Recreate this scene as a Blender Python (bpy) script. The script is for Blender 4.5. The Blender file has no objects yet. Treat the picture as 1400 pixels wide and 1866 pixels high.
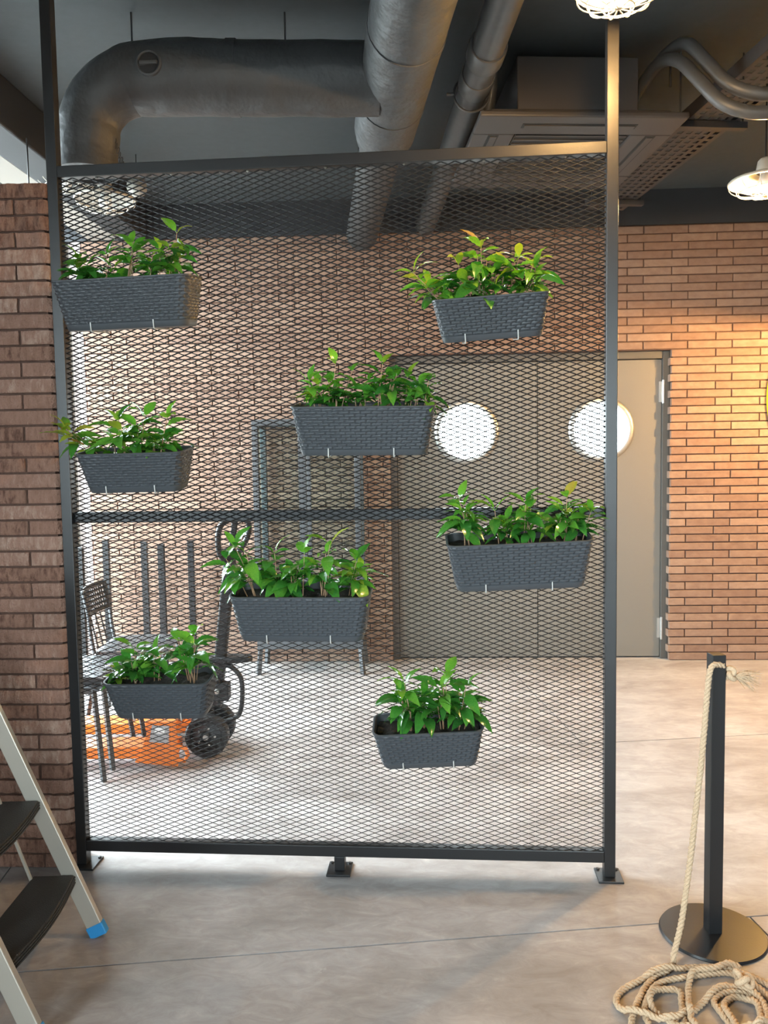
import bpy, bmesh, math, random
import numpy as np
from mathutils import Vector, Matrix, noise

S = bpy.context.scene
COL = S.collection
PI = math.pi
rnd = random.Random(7)

# ------------------------------------------------------------------ camera, world, light, exposure
CAM_H = 1.55
PITCH, ROLL, YAW = 0.0702193, -0.0158799, 0.0473022
F_PX = 1450.0
cd = bpy.data.cameras.new('camera')
cam = bpy.data.objects.new('camera', cd); COL.objects.link(cam)
cd.sensor_fit = 'HORIZONTAL'; cd.sensor_width = 36.0; cd.lens = 36.0 * F_PX / 1400.0
cd.clip_start = 0.05; cd.clip_end = 200
_f = Vector((0, math.cos(PITCH), -math.sin(PITCH))); _u = Vector((0, math.sin(PITCH), math.cos(PITCH))); _r = Vector((1, 0, 0))
_r2 = _r * math.cos(ROLL) + _u * math.sin(ROLL); _u2 = -_r * math.sin(ROLL) + _u * math.cos(ROLL)
_m = Matrix((( _r2.x, _u2.x, -_f.x, 0), (_r2.y, _u2.y, -_f.y, 0), (_r2.z, _u2.z, -_f.z, 0), (0, 0, 0, 1)))
cam.matrix_world = Matrix.Translation((0, 0, CAM_H)) @ Matrix.Rotation(YAW, 4, 'Z') @ _m
S.camera = cam

world = bpy.data.worlds.new('overcast_sky'); S.world = world; world.use_nodes = True
bg = world.node_tree.nodes['Background']
bg.inputs['Color'].default_value = (0.88, 0.94, 1.0, 1)
bg.inputs['Strength'].default_value = 35.0

S.view_settings.view_transform = 'Standard'
S.view_settings.look = 'None'
S.view_settings.gamma = 1.0
S.view_settings.exposure = 0.0
S.view_settings.use_curve_mapping = False

def portal(name, loc, rot, sx, sy):
    l = bpy.data.lights.new(name, 'AREA'); l.shape = 'RECTANGLE'; l.size = sx; l.size_y = sy
    l.cycles.is_portal = True
    o = bpy.data.objects.new(name, l); COL.objects.link(o); o.location = loc; o.rotation_euler = rot
    return o
# light portals in the real window openings (they only guide the daylight of the world)
LX = -2.62                                                           # plane of the glazed left wall
portal('daylight_rear_left', (LX - 0.10, 4.51, 1.71), (0, -PI / 2, 0), 3.3, 2.92)
portal('daylight_front_left', (LX - 0.10, -1.3, 1.85), (0, -PI / 2, 0), 2.2, 3.0)
portal('daylight_behind', (1.3, -4.64, 1.75), (PI / 2, 0, 0), 2.4, 2.2)

# ------------------------------------------------------------------ node helpers / materials
def mat_new(name):
    m = bpy.data.materials.new(name); m.use_nodes = True
    nt = m.node_tree
    return m, nt, nt.nodes['Principled BSDF']
def N(nt, kind, **kw):
    n = nt.nodes.new(kind)
    for k, v in kw.items():
        if k in n.inputs: n.inputs[k].default_value = v
        else: setattr(n, k, v)
    return n
def L(nt, a, b): nt.links.new(a, b)
def ramp(nt, src, stops):
    r = nt.nodes.new('ShaderNodeValToRGB')
    e = r.color_ramp.elements
    while len(e) < len(stops): e.new(0.5)
    for k, (p, c) in enumerate(stops):
        e[k].position = p; e[k].color = (*c, 1) if len(c) == 3 else c
    L(nt, src, r.inputs['Fac']); return r
def simple(name, col, rough=0.5, metal=0.0, bump=0.0, scale=60.0, spec=0.5, var=0.0, coat=0.0):
    m, nt, p = mat_new(name)
    p.inputs['Base Color'].default_value = (*col, 1); p.inputs['Roughness'].default_value = rough
    p.inputs['Metallic'].default_value = metal; p.inputs['Specular IOR Level'].default_value = spec
    p.inputs['Coat Weight'].default_value = coat
    tc = N(nt, 'ShaderNodeTexCoord')
    no = N(nt, 'ShaderNodeTexNoise', Scale=scale, Detail=4.0)
    L(nt, tc.outputs['Object'], no.inputs['Vector'])
    if var > 0:
        c2 = tuple(c * (1 - var) for c in col); c1 = tuple(min(1, c * (1 + var)) for c in col)
        r = ramp(nt, no.outputs['Fac'], [(0.3, c2), (0.7, c1)])
        L(nt, r.outputs['Color'], p.inputs['Base Color'])
    if bump > 0:
        b = N(nt, "ShaderNodeBump", Strength=bump, Distance=(0.02 if scale < 12 else 0.004))
        L(nt, no.outputs['Fac'], b.inputs['Height']); L(nt, b.outputs['Normal'], p.inputs['Normal'])
    return m
def brick_mat(name, stops, bump, vscale, dist=0.008):
    m, nt, p = mat_new(name)
    p.inputs['Roughness'].default_value = 0.78
    p.inputs['Specular IOR Level'].default_value = 0.35
    oi = N(nt, 'ShaderNodeObjectInfo'); ge = N(nt, 'ShaderNodeNewGeometry')
    ad = N(nt, 'ShaderNodeMath', operation='ADD'); fr = N(nt, 'ShaderNodeMath', operation='FRACT')
    L(nt, oi.outputs['Random'], ad.inputs[0]); L(nt, ge.outputs['Random Per Island'], ad.inputs[1]); L(nt, ad.outputs[0], fr.inputs[0])
    mp = N(nt, 'ShaderNodeMapping'); L(nt, ge.outputs['Position'], mp.inputs['Vector'])
    mp.inputs['Scale'].default_value = vscale
    no = N(nt, 'ShaderNodeTexNoise', Scale=14.0, Detail=6.0, Roughness=0.65); L(nt, mp.outputs[0], no.inputs['Vector'])
    fine = N(nt, 'ShaderNodeTexNoise', Scale=160.0, Detail=3.0); L(nt, ge.outputs['Position'], fine.inputs['Vector'])
    mx = N(nt, 'ShaderNodeMath', operation='MULTIPLY_ADD'); L(nt, no.outputs['Fac'], mx.inputs[0]); mx.inputs[1].default_value = 0.75
    sc = N(nt, 'ShaderNodeMath', operation='MULTIPLY'); L(nt, fr.outputs[0], sc.inputs[0]); sc.inputs[1].default_value = 0.32
    L(nt, sc.outputs[0], mx.inputs[2])
    r = ramp(nt, mx.outputs[0], stops)
    L(nt, r.outputs['Color'], p.inputs['Base Color'])
    hs = N(nt, 'ShaderNodeMath', operation='MULTIPLY_ADD'); L(nt, fine.outputs['Fac'], hs.inputs[0]); hs.inputs[1].default_value = 0.35; L(nt, no.outputs['Fac'], hs.inputs[2])
    b = N(nt, 'ShaderNodeBump', Strength=bump, Distance=dist); L(nt, hs.outputs[0], b.inputs['Height']); L(nt, b.outputs['Normal'], p.inputs['Normal'])
    return m
M = {}
M['brick_wall'] = brick_mat('brick_wall', [(0.25, (0.165, 0.096, 0.068)), (0.55, (0.218, 0.136, 0.097)), (0.85, (0.28, 0.19, 0.14))], 0.35, (1, 1, 1.6))
M['brick_pier'] = brick_mat('brick_pier', [(0.30, (0.13, 0.062, 0.043)), (0.42, (0.275, 0.148, 0.104)), (0.62, (0.35, 0.20, 0.148)), (0.80, (0.52, 0.36, 0.28))], 1.0, (4.2, 4.2, 1.25), 0.022)
M['mortar'] = simple('mortar', (0.075, 0.038, 0.026), 0.9, bump=0.4, scale=120, var=0.2)
M['black_metal'] = simple('black_metal', (0.011, 0.011, 0.012), 0.38, bump=0.06, scale=220, spec=0.5)
M['mesh_metal'] = simple('mesh_metal', (0.005, 0.005, 0.0055), 0.45, spec=0.35)
M['ceiling'] = simple('ceiling_paint', (0.043, 0.051, 0.055), 0.75, bump=0.15, scale=25, var=0.06)
M['dark_paint'] = simple('dark_paint', (0.019, 0.020, 0.023), 0.7, bump=0.1, scale=25)
M['duct'] = simple('duct_wrap', (0.036, 0.038, 0.040), 0.52, bump=1.0, scale=7, var=0.10)
M['pipe'] = simple('pipe_paint', (0.056, 0.057, 0.058), 0.45, bump=0.1, scale=20, var=0.12)
M['ac'] = simple('ac_casing', (0.038, 0.034, 0.033), 0.5, bump=0.03)
M['slot'] = simple('dark_slot', (0.012, 0.012, 0.013), 0.7)
M['tray'] = simple('tray_steel', (0.026, 0.023, 0.023), 0.5, var=0.1)
M['planter'] = simple('planter_plastic', (0.056, 0.062, 0.070), 0.42, bump=0.05, scale=300)
M['planter_in'] = simple('planter_inside', (0.022, 0.024, 0.027), 0.5)
M['soil'] = simple('soil', (0.020, 0.014, 0.010), 0.95, bump=0.9, scale=90, var=0.6)
M['clip'] = simple('clip_steel', (0.72, 0.72, 0.70), 0.35, metal=0.3)
M['stem'] = simple('stem', (0.34, 0.20, 0.11), 0.6, var=0.3, scale=40)
M['door'] = simple('door_paint', (0.150, 0.137, 0.118), 0.45, bump=0.05, scale=180, var=0.03)
M['door_frame'] = simple('door_frame_paint', (0.075, 0.068, 0.06), 0.45)
M['chrome'] = simple('brushed_steel', (0.42, 0.41, 0.39), 0.36, metal=0.8)
M['rail'] = simple('ladder_aluminium', (0.46, 0.42, 0.36), 0.42, metal=0.5, bump=0.03)
M['tread'] = simple('tread_plastic', (0.018, 0.020, 0.022), 0.6, bump=0.5, scale=260)
M['blue'] = simple('blue_rubber', (0.02, 0.23, 0.52), 0.5)
M['rope'] = simple('jute_rope', (0.53, 0.385, 0.25), 0.85, bump=0.6, scale=300, var=0.18)
M['orange'] = simple('orange_paint', (0.66, 0.165, 0.02), 0.38, var=0.05)
M['rubber'] = simple('black_rubber', (0.014, 0.014, 0.015), 0.5, bump=0.1)
M['label_grey'] = simple('label_grey', (0.30, 0.30, 0.31), 0.5)
M['label_white'] = simple('label_white', (0.75, 0.75, 0.74), 0.5)
M['chair'] = simple('chair_steel', (0.045, 0.050, 0.055), 0.36, spec=0.8)
M['beige'] = simple('beige_plaster', (0.30, 0.275, 0.245), 0.8)
M['wall_plain'] = simple('plain_plaster', (0.16, 0.145, 0.13), 0.8, bump=0.1)
M['window_frame'] = simple('window_frame_paint', (0.05, 0.055, 0.06), 0.5)
M['shade'] = simple('lamp_enamel', (0.34, 0.32, 0.28), 0.35, coat=0.3)
M['cage'] = simple('lamp_cage_wire', (0.60, 0.56, 0.48), 0.35, metal=0.4)
M['yellow'] = simple('yellow_enamel', (0.80, 0.62, 0.02), 0.35)

def glass_mat(name, tint=(0.92, 0.97, 0.97), refl=0.10):
    m = bpy.data.materials.new(name); m.use_nodes = True; nt = m.node_tree
    for n in list(nt.nodes): nt.nodes.remove(n)
    out = N(nt, 'ShaderNodeOutputMaterial'); tr = N(nt, 'ShaderNodeBsdfTransparent'); gl = N(nt, 'ShaderNodeBsdfGlossy', Roughness=0.02)
    tr.inputs['Color'].default_value = (*tint, 1)
    lw = N(nt, 'ShaderNodeLayerWeight', Blend=0.25); mx = N(nt, 'ShaderNodeMixShader')
    ad = N(nt, 'ShaderNodeMath', operation='MULTIPLY_ADD'); L(nt, lw.outputs['Facing'], ad.inputs[0]); ad.inputs[1].default_value = refl; ad.inputs[2].default_value = 0.02
    L(nt, ad.outputs[0], mx.inputs[0]); L(nt, tr.outputs[0], mx.inputs[1]); L(nt, gl.outputs[0], mx.inputs[2]); L(nt, mx.outputs[0], out.inputs[0])
    return m
M['glass'] = glass_mat('window_glass')
M['glass_cab'] = glass_mat('cabinet_glass', (0.90, 0.96, 0.96), 0.12)

def emit_mat(name, col, strength):
    m, nt, p = mat_new(name)
    p.inputs['Base Color'].default_value = (*col, 1)
    p.inputs['Emission Color'].default_value = (*col, 1); p.inputs['Emission Strength'].default_value = strength
    return m
M['bulb'] = emit_mat('lit_bulb', (1.0, 0.58, 0.21), 3200.0)
M['bulb_wall'] = emit_mat('lit_wall_washer_bulb', (1.0, 0.58, 0.21), 13500.0)  # stronger bulb for the added lamp that warms the brick wall
M['bulb_wall'].node_tree.nodes['Principled BSDF'].inputs['Base Color'].default_value = (0.8, 0.8, 0.8, 1)
M['bulb'].node_tree.nodes['Principled BSDF'].inputs['Base Color'].default_value = (0.8, 0.8, 0.8, 1)

def leaf_material():
    m, nt, p = mat_new('coffee_leaf')
    oi = N(nt, 'ShaderNodeObjectInfo'); tc = N(nt, 'ShaderNodeTexCoord')
    no = N(nt, 'ShaderNodeTexNoise', Scale=22.0, Detail=3.0); L(nt, tc.outputs['Object'], no.inputs['Vector'])
    ad = N(nt, 'ShaderNodeMath', operation='MULTIPLY_ADD'); L(nt, no.outputs['Fac'], ad.inputs[0]); ad.inputs[1].default_value = 0.34
    sb = N(nt, 'ShaderNodeMath', operation='SUBTRACT'); sp = N(nt, 'ShaderNodeSeparateColor'); L(nt, oi.outputs['Color'], sp.inputs[0])
    L(nt, sp.outputs['Red'], sb.inputs[0]); sb.inputs[1].default_value = 0.17
    L(nt, sb.outputs[0], ad.inputs[2])
    r = ramp(nt, ad.outputs[0], [(0.0, (0.022, 0.105, 0.022)), (0.28, (0.055, 0.225, 0.032)), (0.52, (0.135, 0.35, 0.040)), (0.78, (0.33, 0.43, 0.05)), (1.0, (0.36, 0.22, 0.06))])
    L(nt, r.outputs['Color'], p.inputs['Base Color'])
    p.inputs['Roughness'].default_value = 0.20; p.inputs['Specular IOR Level'].default_value = 0.8; p.inputs['Coat Weight'].default_value = 0.6; p.inputs['Coat Roughness'].default_value = 0.10
    tl = N(nt, 'ShaderNodeBsdfTranslucent'); hs = N(nt, 'ShaderNodeHueSaturation', Value=1.6, Saturation=1.1); L(nt, r.outputs['Color'], hs.inputs['Color']); L(nt, hs.outputs[0], tl.inputs['Color'])
    mx = N(nt, 'ShaderNodeMixShader'); mx.inputs[0].default_value = 0.28
    out = nt.nodes['Material Output']; L(nt, p.outputs[0], mx.inputs[1]); L(nt, tl.outputs[0], mx.inputs[2]); L(nt, mx.outputs[0], out.inputs['Surface'])
    return m
M['leaf'] = leaf_material()

def floor_material():
    m, nt, p = mat_new('concrete_look_floor')
    ge = N(nt, 'ShaderNodeNewGeometry')
    mp = N(nt, 'ShaderNodeMapping'); mp.inputs['Scale'].default_value = (0.75, 1.5, 1); mp.inputs['Rotation'].default_value = (0, 0, -0.14); L(nt, ge.outputs['Position'], mp.inputs['Vector'])
    a = N(nt, 'ShaderNodeTexNoise', Scale=2.3, Detail=6.0, Roughness=0.6, Distortion=0.5); L(nt, mp.outputs[0], a.inputs['Vector'])
    b = N(nt, 'ShaderNodeTexNoise', Scale=11.0, Detail=8.0, Roughness=0.72, Distortion=0.9); L(nt, mp.outputs[0], b.inputs['Vector'])
    r1 = ramp(nt, a.outputs['Fac'], [(0.30, (0.265, 0.240, 0.230)), (0.52, (0.36, 0.336, 0.327)), (0.72, (0.44, 0.423, 0.416))])
    r2 = ramp(nt, b.outputs['Fac'], [(0.38, (0.80, 0.78, 0.77)), (0.60, (1.0, 1.0, 1.0)), (0.70, (1.20, 1.19, 1.17))])
    mx = N(nt, 'ShaderNodeMix', data_type='RGBA', blend_type='MULTIPLY'); mx.inputs[0].default_value = 1.0
    L(nt, r1.outputs['Color'], mx.inputs[6]); L(nt, r2.outputs['Color'], mx.inputs[7])
    L(nt, mx.outputs[2], p.inputs['Base Color'])
    fk = N(nt, 'ShaderNodeTexNoise', Scale=5.0, Detail=10.0, Roughness=0.8, Distortion=2.2); L(nt, mp.outputs[0], fk.inputs['Vector'])
    rf = ramp(nt, fk.outputs['Fac'], [(0.64, (0, 0, 0)), (0.72, (0.55, 0.55, 0.55))])
    mf = N(nt, 'ShaderNodeMix', data_type='RGBA'); L(nt, rf.outputs['Color'], mf.inputs[0]); L(nt, mx.outputs[2], mf.inputs[6]); mf.inputs[7].default_value = (0.62, 0.60, 0.58, 1)
    L(nt, mf.outputs[2], p.inputs['Base Color'])
    rr = ramp(nt, b.outputs['Fac'], [(0.3, (0.44,) * 3), (0.7, (0.56,) * 3)]); L(nt, rr.outputs['Color'], p.inputs['Roughness'])
    p.inputs['Specular IOR Level'].default_value = 0.45
    bp = N(nt, 'ShaderNodeBump', Strength=0.12, Distance=0.004); L(nt, b.outputs['Fac'], bp.inputs['Height']); L(nt, bp.outputs['Normal'], p.inputs['Normal'])
    return m
M['floor'] = floor_material()
M['joint'] = simple('floor_joint', (0.025, 0.02, 0.018), 0.9)

# ------------------------------------------------------------------ mesh helpers
def ortho(d):
    d = Vector(d).normalized()
    a = Vector((0, 0, 1)) if abs(d.z) < 0.9 else Vector((1, 0, 0))
    x = d.cross(a).normalized(); return x, d.cross(x).normalized(), d
class MB:
    def __init__(self): self.v = []; self.f = []
    def add(self, vs, fs, m=None):
        o = len(self.v)
        for p in vs:
            p = Vector(p); self.v.append(tuple(m @ p if m else p))
        for f in fs: self.f.append(tuple(i + o for i in f))
        return self
    def box(self, x0, x1, y0, y1, z0, z1, m=None):
        vs = [(x0, y0, z0), (x1, y0, z0), (x1, y1, z0), (x0, y1, z0), (x0, y0, z1), (x1, y0, z1), (x1, y1, z1), (x0, y1, z1)]
        return self.add(vs, [(0, 3, 2, 1), (4, 5, 6, 7), (0, 1, 5, 4), (1, 2, 6, 5), (2, 3, 7, 6), (3, 0, 4, 7)], m)
    def bar(self, p0, p1, w, h, up=(0, 0, 1)):
        p0, p1 = Vector(p0), Vector(p1); d = (p1 - p0); l = d.length; d.normalize()
        up = Vector(up); x = d.cross(up)
        if x.length < 1e-5: x = d.cross(Vector((1, 0, 0)))
        x.normalize(); z = x.cross(d)
        m = Matrix(((x.x, d.x, z.x, p0.x), (x.y, d.y, z.y, p0.y), (x.z, d.z, z.z, p0.z), (0, 0, 0, 1)))
        return self.box(-w / 2, w / 2, 0, l, -h / 2, h / 2, m)
    def tube(self, pts, r, n=8, closed=False, caps=True):
        pts = [Vector(p) for p in pts]; k = len(pts); rs = r if isinstance(r, (list, tuple)) else [r] * k
        T = []
        for i in range(k):
            a = pts[(i - 1) % k] if (closed or i > 0) else pts[i]; b = pts[(i + 1) % k] if (closed or i < k - 1) else pts[i]
            T.append((b - a).normalized())
        x, y, _ = ortho(T[0]); o = len(self.v)
        for i in range(k):
            x = (x - T[i] * x.dot(T[i])); x = x.normalized() if x.length > 1e-6 else ortho(T[i])[0]
            y = T[i].cross(x)
            for j in range(n):
                a = 2 * PI * j / n
                self.v.append(tuple(pts[i] + (x * math.cos(a) + y * math.sin(a)) * rs[i]))
        for i in range(k if closed else k - 1):
            i2 = (i + 1) % k
            for j in range(n):
                j2 = (j + 1) % n
                self.f.append((o + i * n + j, o + i * n + j2, o + i2 * n + j2, o + i2 * n + j))
        if caps and not closed:
            self.f.append(tuple(o + j for j in reversed(range(n)))); self.f.append(tuple(o + (k - 1) * n + j for j in range(n)))
        return self
    def lathe(self, prof, n=24, m=None, ring=False):
        o = len(self.v); vs = []; fs = []
        for (r, z) in prof:
            for j in range(n):
                a = 2 * PI * j / n; vs.append((r * math.cos(a), r * math.sin(a), z))
        for i in range(len(prof) - 1):
            for j in range(n):
                j2 = (j + 1) % n; fs.append((i * n + j, i * n + j2, (i + 1) * n + j2, (i + 1) * n + j))
        if not ring and prof[0][0] > 1e-6: fs.append(tuple(reversed(range(n))))
        if not ring and prof[-1][0] > 1e-6: fs.append(tuple((len(prof) - 1) * n + j for j in range(n)))
        return self.add(vs, fs, m)
    def prism(self, poly, z0, z1, m=None):
        n = len(poly); vs = [(x, y, z0) for x, y in poly] + [(x, y, z1) for x, y in poly]
        fs = [tuple(reversed(range(n))), tuple(range(n, 2 * n))] + [(i, (i + 1) % n, n + (i + 1) % n, n + i) for i in range(n)]
        return self.add(vs, fs, m)
    def mesh(self, name, mat=None, smooth=None):
        me = bpy.data.meshes.new(name); me.from_pydata(self.v, [], self.f); me.update()
        if mat: me.materials.append(mat)
        if smooth is not None:
            me.polygons.foreach_set('use_smooth', [True] * len(me.polygons)); me.set_sharp_from_angle(angle=math.radians(smooth))
        return me
    def build(self, name, mat, parent=None, smooth=None, bevel=0.0, seg=2):
        o = obj(name, self.mesh(name, mat, smooth), parent)
        if bevel > 0: bev(o, bevel, seg)
        return o
def bev(o, w, seg=2):
    b = o.modifiers.new('bevel', 'BEVEL'); b.width = w; b.segments = seg; b.limit_method = 'ANGLE'; b.angle_limit = math.radians(40)
def obj(name, me, parent=None):
    o = bpy.data.objects.new(name, me); COL.objects.link(o)
    if parent: o.parent = parent
    return o
def tag(o, label, cat, group=None):
    o['label'] = label; o['category'] = cat
    if group: o['group'] = group
    return o
def thing(name, label, cat, loc=(0, 0, 0), rz=0.0, group=None):
    o = bpy.data.objects.new(name, None); COL.objects.link(o); o.empty_display_size = 0.1
    o.location = loc; o.rotation_euler = (0, 0, rz)
    return tag(o, label, cat, group)
def struct(o): o['kind'] = 'structure'; return o
def copy_tree(o, parent=None):
    c = o.copy(); COL.objects.link(c)
    if parent: c.parent = parent
    for ch in list(o.children): copy_tree(ch, c)
    return c
def spline(pts, per=8):
    P = [Vector(p) for p in pts]; P = [P[0] * 2 - P[1]] + P + [P[-1] * 2 - P[-2]]; out = []
    for i in range(1, len(P) - 2):
        for k in range(per):
            t = k / per
            out.append(0.5 * ((2 * P[i]) + (P[i + 1] - P[i - 1]) * t + (2 * P[i - 1] - 5 * P[i] + 4 * P[i + 1] - P[i + 2]) * t * t + (3 * P[i] - P[i - 1] - 3 * P[i + 1] + P[i + 2]) * t ** 3))
    out.append(P[-2]); return out

# ------------------------------------------------------------------ room dimensions
WY = 5.92                      # face of the rear brick wall
CEIL = 3.42
RX = 4.4                       # right wall
FY = -4.6                      # wall behind the camera
WL = -2.515                    # left end of the rear brick wall
PITCHZ, BL, JT = 0.0587, 0.317, 0.0075
BTOP = 54 * PITCHZ             # top of the brickwork, dark band above
DX0, DX1, DZ = -0.228, 1.815, 2.266

# ------------------------------------------------------------------ floor
def clip_poly(poly, x0, x1, y0, y1):
    for ax, lim, sgn in ((0, x0, 1), (0, x1, -1), (1, y0, 1), (1, y1, -1)):
        out = []
        for i in range(len(poly)):
            a, b = poly[i], poly[(i + 1) % len(poly)]
            da, db = (a[ax] - lim) * sgn, (b[ax] - lim) * sgn
            if da >= 0: out.append(a)
            if (da >= 0) != (db >= 0):
                t = da / (da - db); out.append((a[0] + (b[0] - a[0]) * t, a[1] + (b[1] - a[1]) * t))
        poly = out
        if len(poly) < 3: return []
    return poly
fl = struct(MB().box(LX - 0.1, RX + 0.1, FY - 0.1, 6.3, -0.12, -0.006).build('floor', M['joint']))
TA = math.radians(8.3); tc, ts = math.cos(TA), math.sin(TA)
g = 0.0030
for k in range(-6, 4):
    d0, d1 = 2.42 + 1.61 * k, 2.42 + 1.61 * (k + 1)
    off = 1.44 if k % 2 else 4.04
    for q in range(-3, 3):
        t0, t1 = off + 5.2 * q, off + 5.2 * (q + 1)
        poly = [(t0 + g, d0 + g), (t1 - g, d0 + g), (t1 - g, d1 - g), (t0 + g, d1 - g)]
        poly = [(t * tc - d * ts, t * ts + d * tc) for t, d in poly]
        poly = clip_poly(poly, LX - 0.08, RX + 0.08, FY - 0.08, 6.28)
        if poly: MB().prism(poly, -0.006, 0.0).build('floor_tile', M['floor'], fl)

g0 = MB(); g0.box(-60, LX - 0.13, -60, 60, -0.3, -0.15); g0.box(RX + 0.13, 60, -60, 60, -0.3, -0.15); g0.box(LX - 0.13, RX + 0.13, 6.5, 60, -0.3, -0.15); g0.box(LX - 0.13, RX + 0.13, -60, FY - 0.13, -0.3, -0.15)
struct(g0.build('ground_outside', simple('paving_outside', (0.24, 0.235, 0.225), 0.9, var=0.1, scale=3)))
# ------------------------------------------------------------------ ceiling and plain walls
struct(MB().box(LX - 0.1, RX + 0.1, FY - 0.1, 6.4, CEIL, CEIL + 0.15).build('ceiling', M['ceiling']))
struct(MB().box(RX, RX + 0.12, FY - 0.1, 6.3, 0, CEIL).build('wall_right', M['wall_plain']))
# wall behind the camera with an opening
w = MB(); w.box(LX - 0.1, 0.1, FY - 0.12, FY, 0, CEIL); w.box(2.5, RX + 0.1, FY - 0.12, FY, 0, CEIL); w.box(0.1, 2.5, FY - 0.12, FY, 0, 0.65); w.box(0.1, 2.5, FY - 0.12, FY, 2.85, CEIL)
struct(w.build('wall_front', M['wall_plain']))
# left wall: sills, heads and piers round two big windows
w = MB()
w.box(LX - 0.12, LX, FY, -2.8, 0, CEIL); w.box(LX - 0.12, LX, 0.2, 3.05, 0, CEIL); w.box(LX - 0.12, LX, 5.97, 6.3, 0, CEIL)
w.box(LX - 0.12, LX, -2.8, 0.2, 0, 0.75); w.box(LX - 0.12, LX, -2.8, 0.2, 2.95, CEIL)
w.box(LX - 0.12, LX, 3.05, 5.97, 0, 0.06); w.box(LX - 0.12, LX, 3.05, 5.97, 3.36, CEIL)
struct(w.build('wall_left', M['beige']))
def window(name, fixed, a0, a1, z0, z1, n, axis):
    fr = MB(); t = 0.03
    def bx(mb, u0, u1, c0, c1, zz0, zz1):
        if axis == 'x': mb.box(c0, c1, u0, u1, zz0, zz1)
        else: mb.box(u0, u1, c0, c1, zz0, zz1)
    c0, c1 = fixed - 0.07, fixed - 0.02
    bx(fr, a0, a1, c0, c1, z0, z0 + 0.05); bx(fr, a0, a1, c0, c1, z1 - 0.05, z1)
    for i in range(n + 1):
        u = a0 + (a1 - a0) * i / n; u = min(max(u, a0 + t), a1 - t); bx(fr, u - t, u + t, c0, c1, z0, z1)
    root = struct(fr.build(name, M['window_frame']))
    for i in range(n):
        u0, u1 = a0 + (a1 - a0) * i / n, a0 + (a1 - a0) * (i + 1) / n
        p = MB(); bx(p, u0 + t, u1 - t, fixed - 0.048, fixed - 0.042, z0 + 0.05, z1 - 0.05); p.build('pane', M['glass'], root)
    return root
window('window_1', LX, 3.05, 5.97, 0.06, 3.36, 3, 'x')
window('window_2', LX, -2.8, 0.2, 0.75, 2.95, 4, 'x')
window('window_3', FY, 0.1, 2.5, 0.65, 2.85, 3, 'y')

struct(MB().box(-2.62, -1.92, -0.4, 2.35, 0, 1.08).build('added_shade_counter', M['wall_plain'], bevel=0.01))      # unseen half-height counter, added to shade the partition foot and left floor
# ------------------------------------------------------------------ rear brick wall
wb = MB()
wb.box(WL, DX0 - 0.02, WY + 0.012, WY + 0.24, 0, CEIL)
wb.box(DX1 + 0.02, RX + 0.1, WY + 0.012, WY + 0.24, 0, CEIL)
wb.box(DX0 - 0.02, DX1 + 0.02, WY + 0.012, WY + 0.24, DZ + 0.02, CEIL)
wb = struct(wb.build('wall_back', M['mortar']))
struct(MB().box(LX, RX, WY - 0.004, WY + 0.02, BTOP + 0.004, CEIL).build('trim_2', M['dark_paint']))      # dark painted band over the bricks
def brick_shape(x0, x1, z0, z1, y, depth=0.03, ch=0.0028):
    vs = [(x0, y + depth, z0), (x1, y + depth, z0), (x1, y + depth, z1), (x0, y + depth, z1),
          (x0, y + ch, z0), (x1, y + ch, z0), (x1, y + ch, z1), (x0, y + ch, z1),
          (x0 + ch, y, z0 + ch), (x1 - ch, y, z0 + ch), (x1 - ch, y, z1 - ch), (x0 + ch, y, z1 - ch)]
    fs = []
    for a, b in ((0, 4), (4, 8)):
        for i in range(4): j = (i + 1) % 4; fs.append((a + i, a + j, b + j, b + i))
    fs.append((8, 9, 10, 11)); return vs, fs
singles = []; rest = MB()
br = random.Random(3)
for row in range(54):
    z0, z1 = row * PITCHZ + JT / 2, (row + 1) * PITCHZ - JT / 2
    ph = 1.504 + (0.116 if row % 2 else 0.0)
    k0 = math.floor((WL - ph) / BL) - 1
    for k in range(k0, k0 + 30):
        x0, x1 = ph + k * BL + JT / 2, ph + (k + 1) * BL - JT / 2
        x0, x1 = max(x0, WL), min(x1, RX)
        if x1 - x0 < 0.02: continue
        segs = [(x0, x1)]
        if z0 < DZ - 0.01:
            segs = []
            if x0 < DX0: segs.append((x0, min(x1, DX0)))
            if x1 > DX1: segs.append((max(x0, DX1), x1))
        for a, b in segs:
            if b - a < 0.02: continue
            dz = br.uniform(-0.0008, 0.0008)
            y = WY + br.uniform(-0.002, 0.002); dep = 0.03 if not (abs(a - DX1) < 1e-6 or abs(b - DX0) < 1e-6) else 0.12
            if a > 1.25 and a < 2.75 or (z0 > DZ - 0.03 and a > 0.95 and a <= 1.25): singles.append((a, b, z0 + dz, z1 + dz, y, dep))
            else:
                vs, fs = brick_shape(a, b, z0 + dz, z1 + dz, y, dep); rest.add(vs, fs)
cache = {}
for a, b, z0, z1, y, dep in singles:
    key = (round(b - a, 4), round(dep, 3))
    if key not in cache:
        vs, fs = brick_shape(0, b - a, 0, PITCHZ - JT, 0, dep); cache[key] = MB().add(vs, fs).mesh('brick', M['brick_wall'])
    o = obj('brick', cache[key], wb); o.location = (a, y, z0)
ro = rest.build('brick_courses', M['brick_wall'], wb); ro['kind'] = 'stuff'

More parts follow.
